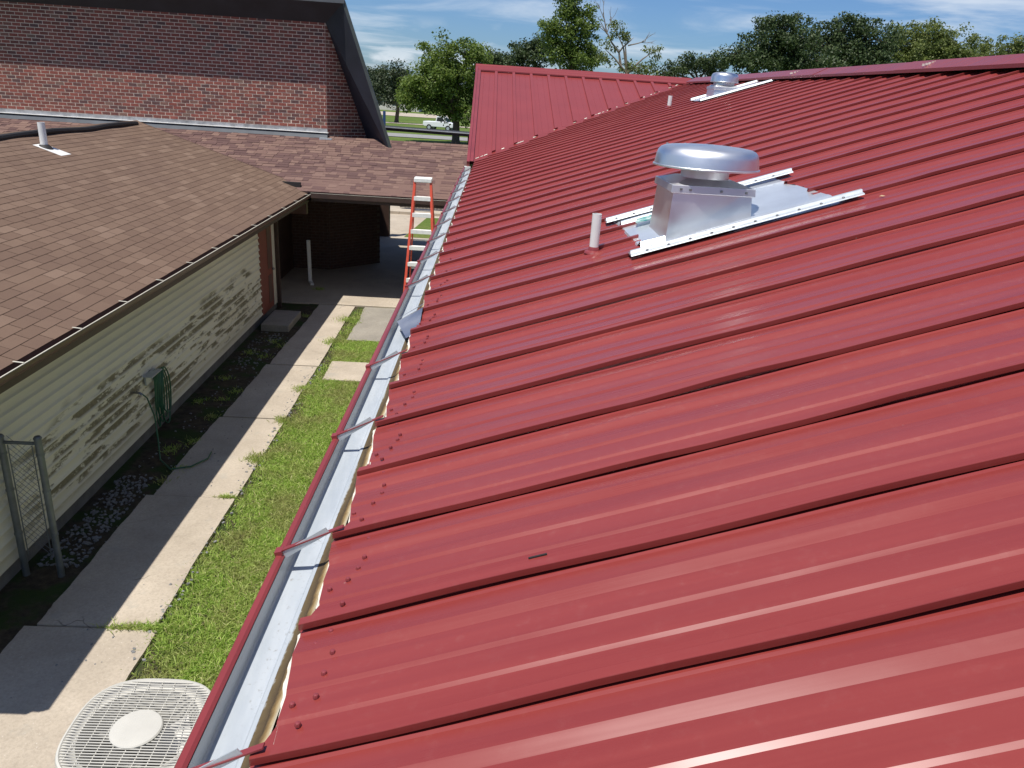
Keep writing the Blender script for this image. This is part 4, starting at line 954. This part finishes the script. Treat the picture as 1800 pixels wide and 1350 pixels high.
b0 = at(1092, 125, Y); f = at(1088, 92, Y)
twig(b0, f, .17, 0); twig(f, at(1066, 55, Y), .11, 1); twig(at(1066, 55, Y), at(1060, 22, Y), .07, 2); twig(f, at(1104, 75, Y), .10, 1); twig(at(1104, 80, Y), at(1135, 72, Y), .07, 2); twig(at(1066, 60, Y), at(1075, 30, Y), .05, 1)
m.build('bare_branches', M['bark_pale'], ts, 'auto')
tree('scrub_oak', 'low dark scrubby tree behind the small far exhaust fan', base(1220, 85), [lob(1190, 122, 85, 26, 12), lob(1225, 112, 85, 30, 16), lob(1255, 118, 85, 28, 20), lob(1165, 130, 85, 22, 10)], M['leaf_d'], .25, 7, 1.3, .22)
tree('live_oak', 'broad dark live oak above the red ridge, left half of the oak group', base(1375, 70), [lob(1375, 62, 70, 52, 34), lob(1330, 92, 70, 48, 26), lob(1400, 95, 70, 55, 30), lob(1290, 98, 70, 24, 16), lob(1372, 45, 70, 28, 18), lob(1330, 112, 70, 60, 16), lob(1420, 112, 70, 60, 16)], M['leaf_d'], .4, 8, 1.3, .21)
tree('live_oak', 'broad dark live oak above the red ridge, right half with the highest crown', base(1485, 72), [lob(1480, 58, 72, 42, 30), lob(1450, 85, 72, 44, 32), lob(1520, 70, 72, 36, 30), lob(1500, 98, 72, 55, 28), lob(1555, 80, 72, 26, 28), lob(1530, 112, 72, 60, 16)], M['leaf_d'], .4, 9, 1.3, .21)
tree('olive_tree', 'olive green rounded tree right of the dark oaks', base(1640, 82), [lob(1590, 70, 82, 30, 26), lob(1635, 62, 82, 42, 24), lob(1680, 80, 82, 34, 22), lob(1610, 95, 82, 50, 22), lob(1665, 98, 82, 44, 18), lob(1590, 106, 82, 50, 14), lob(1700, 104, 82, 40, 10)], M['leaf_l'], .35, 10, 1.25, .22)
tree('olive_tree', 'small olive green tree between two olive trees near the right edge', base(1728, 88), [lob(1730, 86, 88, 18, 16), lob(1725, 100, 88, 22, 12)], M['leaf_l'], .25, 11, 1.3, .22)
tree('olive_tree', 'olive green tree at the right edge above the red ridge', base(1785, 88), [lob(1772, 88, 88, 24, 18), lob(1800, 84, 88, 22, 14), lob(1780, 100, 88, 34, 12)], M['leaf_l'], .25, 12, 1.3, .22)

# ---------------------------------------------------------------- grass, weeds, pebbles
rng = np.random.default_rng(99)
def blades(name, pts, h, w, mat, kindname='stuff'):
    n = len(pts); a = rng.random(n)*6.283; hh = h*(.45+.9*rng.random(n)); lean = rng.normal(size=(n, 2))*.85*hh[:, None]
    P = np.asarray(pts); dx = np.stack([np.cos(a), np.sin(a), np.zeros(n)], 1)*(w*(.6+.8*rng.random(n)))[:, None]
    tip = P+np.concatenate([lean, hh[:, None]], 1); mid = P+np.concatenate([lean*.35, hh[:, None]*.6], 1)
    V = np.stack([P-dx, P+dx, mid+dx*.8, tip, mid-dx*.8], 1).reshape(-1, 3); F = np.arange(len(V)).reshape(-1, 5)
    return kind(fast(name, V, F, mat), kindname)
def scatter(n, x0, x1, y0, y1, z=.0): return np.stack([x0+(x1-x0)*rng.random(n), y0+(y1-y0)*rng.random(n), np.full(n, z)], 1)
p = np.concatenate([scatter(105000, -2.98, -1.05, 4.9, 12.74), scatter(9000, -2.95, -1.3, 4.3, 5.0), scatter(17000, -2.78, -1.2, 13.68, 15.02), scatter(3500, -2.95, -2.66, 12.6, 17.4)])
# thinner, bare patches along the walk edge
edge = (p[:, 0]+2.93)
keep = rng.random(len(p)) < np.clip(.25+edge*4+.25*np.sin(p[:, 1]*2.1)+.2*np.sin(p[:, 1]*5.3+1), .12, 1)
keep &= ~((p[:, 1] < 5.0) & (np.abs(p[:, 0]-AX) < .5) & (p[:, 1] < 4.4))
g1 = blades('grass', p[keep], .042, .0055, M['blade']); tag(g1, 'short green grass strip between the sidewalk and the red building', 'grass')
b = MB(); b.quad((-2.99, 2, -.004), (2, 2, -.004), (2, 17.6, -.004), (-2.99, 17.6, -.004)); kind(b.build('turf_soil', simple('thin_turf_soil', (.15, .165, .045), .95, 0, .4, 6)), 'structure')
w = []
for (cx, cy, s, n) in ((-3.05, 8.5, .14, 260), (-2.95, 6.03, .35, 500), (-3.2, 6.02, .25, 220), (-2.97, 9.6, .2, 420), (-2.95, 10.9, .16, 260), (-2.96, 12.2, .2, 300), (-2.9, 14.8, .3, 500), (-2.9, 16.4, .3, 380), (-4.05, 18.9, .15, 160)):
    q = rng.normal(size=(n, 2))*s*.4; 
    if cy in (6.02, 6.03, 8.5): q[:, 1] *= .18
    w.append(np.stack([cx+q[:, 0], cy+q[:, 1], np.full(n, .03)], 1))
for _ in range(16):
    cx, cy = -4.55+.75*rng.random(), 6.8+10.5*rng.random(); q = rng.normal(size=(60, 2))*.06; w.append(np.stack([cx+q[:, 0], cy+q[:, 1], np.full(60, .01)], 1))
tag(blades('weeds', np.concatenate(w), .045, .004, M['blade']), 'weeds along the sidewalk joints and the house foundation', 'weeds')
V, F = [], []
def pebbles(n, x0, x1, y0, y1, s, z):
    for _ in range(n):
        c = np.array([x0+(x1-x0)*rng.random(), y0+(y1-y0)*rng.random(), z]); q = (BOXV-.5)*np.array([1, .8, .5])*s*(.5+rng.random()); q += rng.normal(size=q.shape)*s*.14
        a = rng.random()*6.28; R2 = np.array([[math.cos(a), -math.sin(a), 0], [math.sin(a), math.cos(a), 0], [0, 0, 1]]); F.append(BOXF+8*len(V)); V.append(c+q@R2.T)
pebbles(420, -4.55, -4.12, 7.0, 9.0, .024, .008); pebbles(150, -4.5, -4.0, 13, 15.3, .024, .008); pebbles(200, -4.5, -3.7, 7, 15, .018, .012); pebbles(90, -3.9, -2.95, 5, 15, .012, .038); pebbles(150, -3.05, -2.85, 5.5, 14, .022, .035)
tag(kind(fast('pebbles', np.concatenate(V), np.concatenate(F), M['pebble']), 'stuff'), 'pale pebbles and chips scattered along the house wall and sidewalk', 'pebbles')
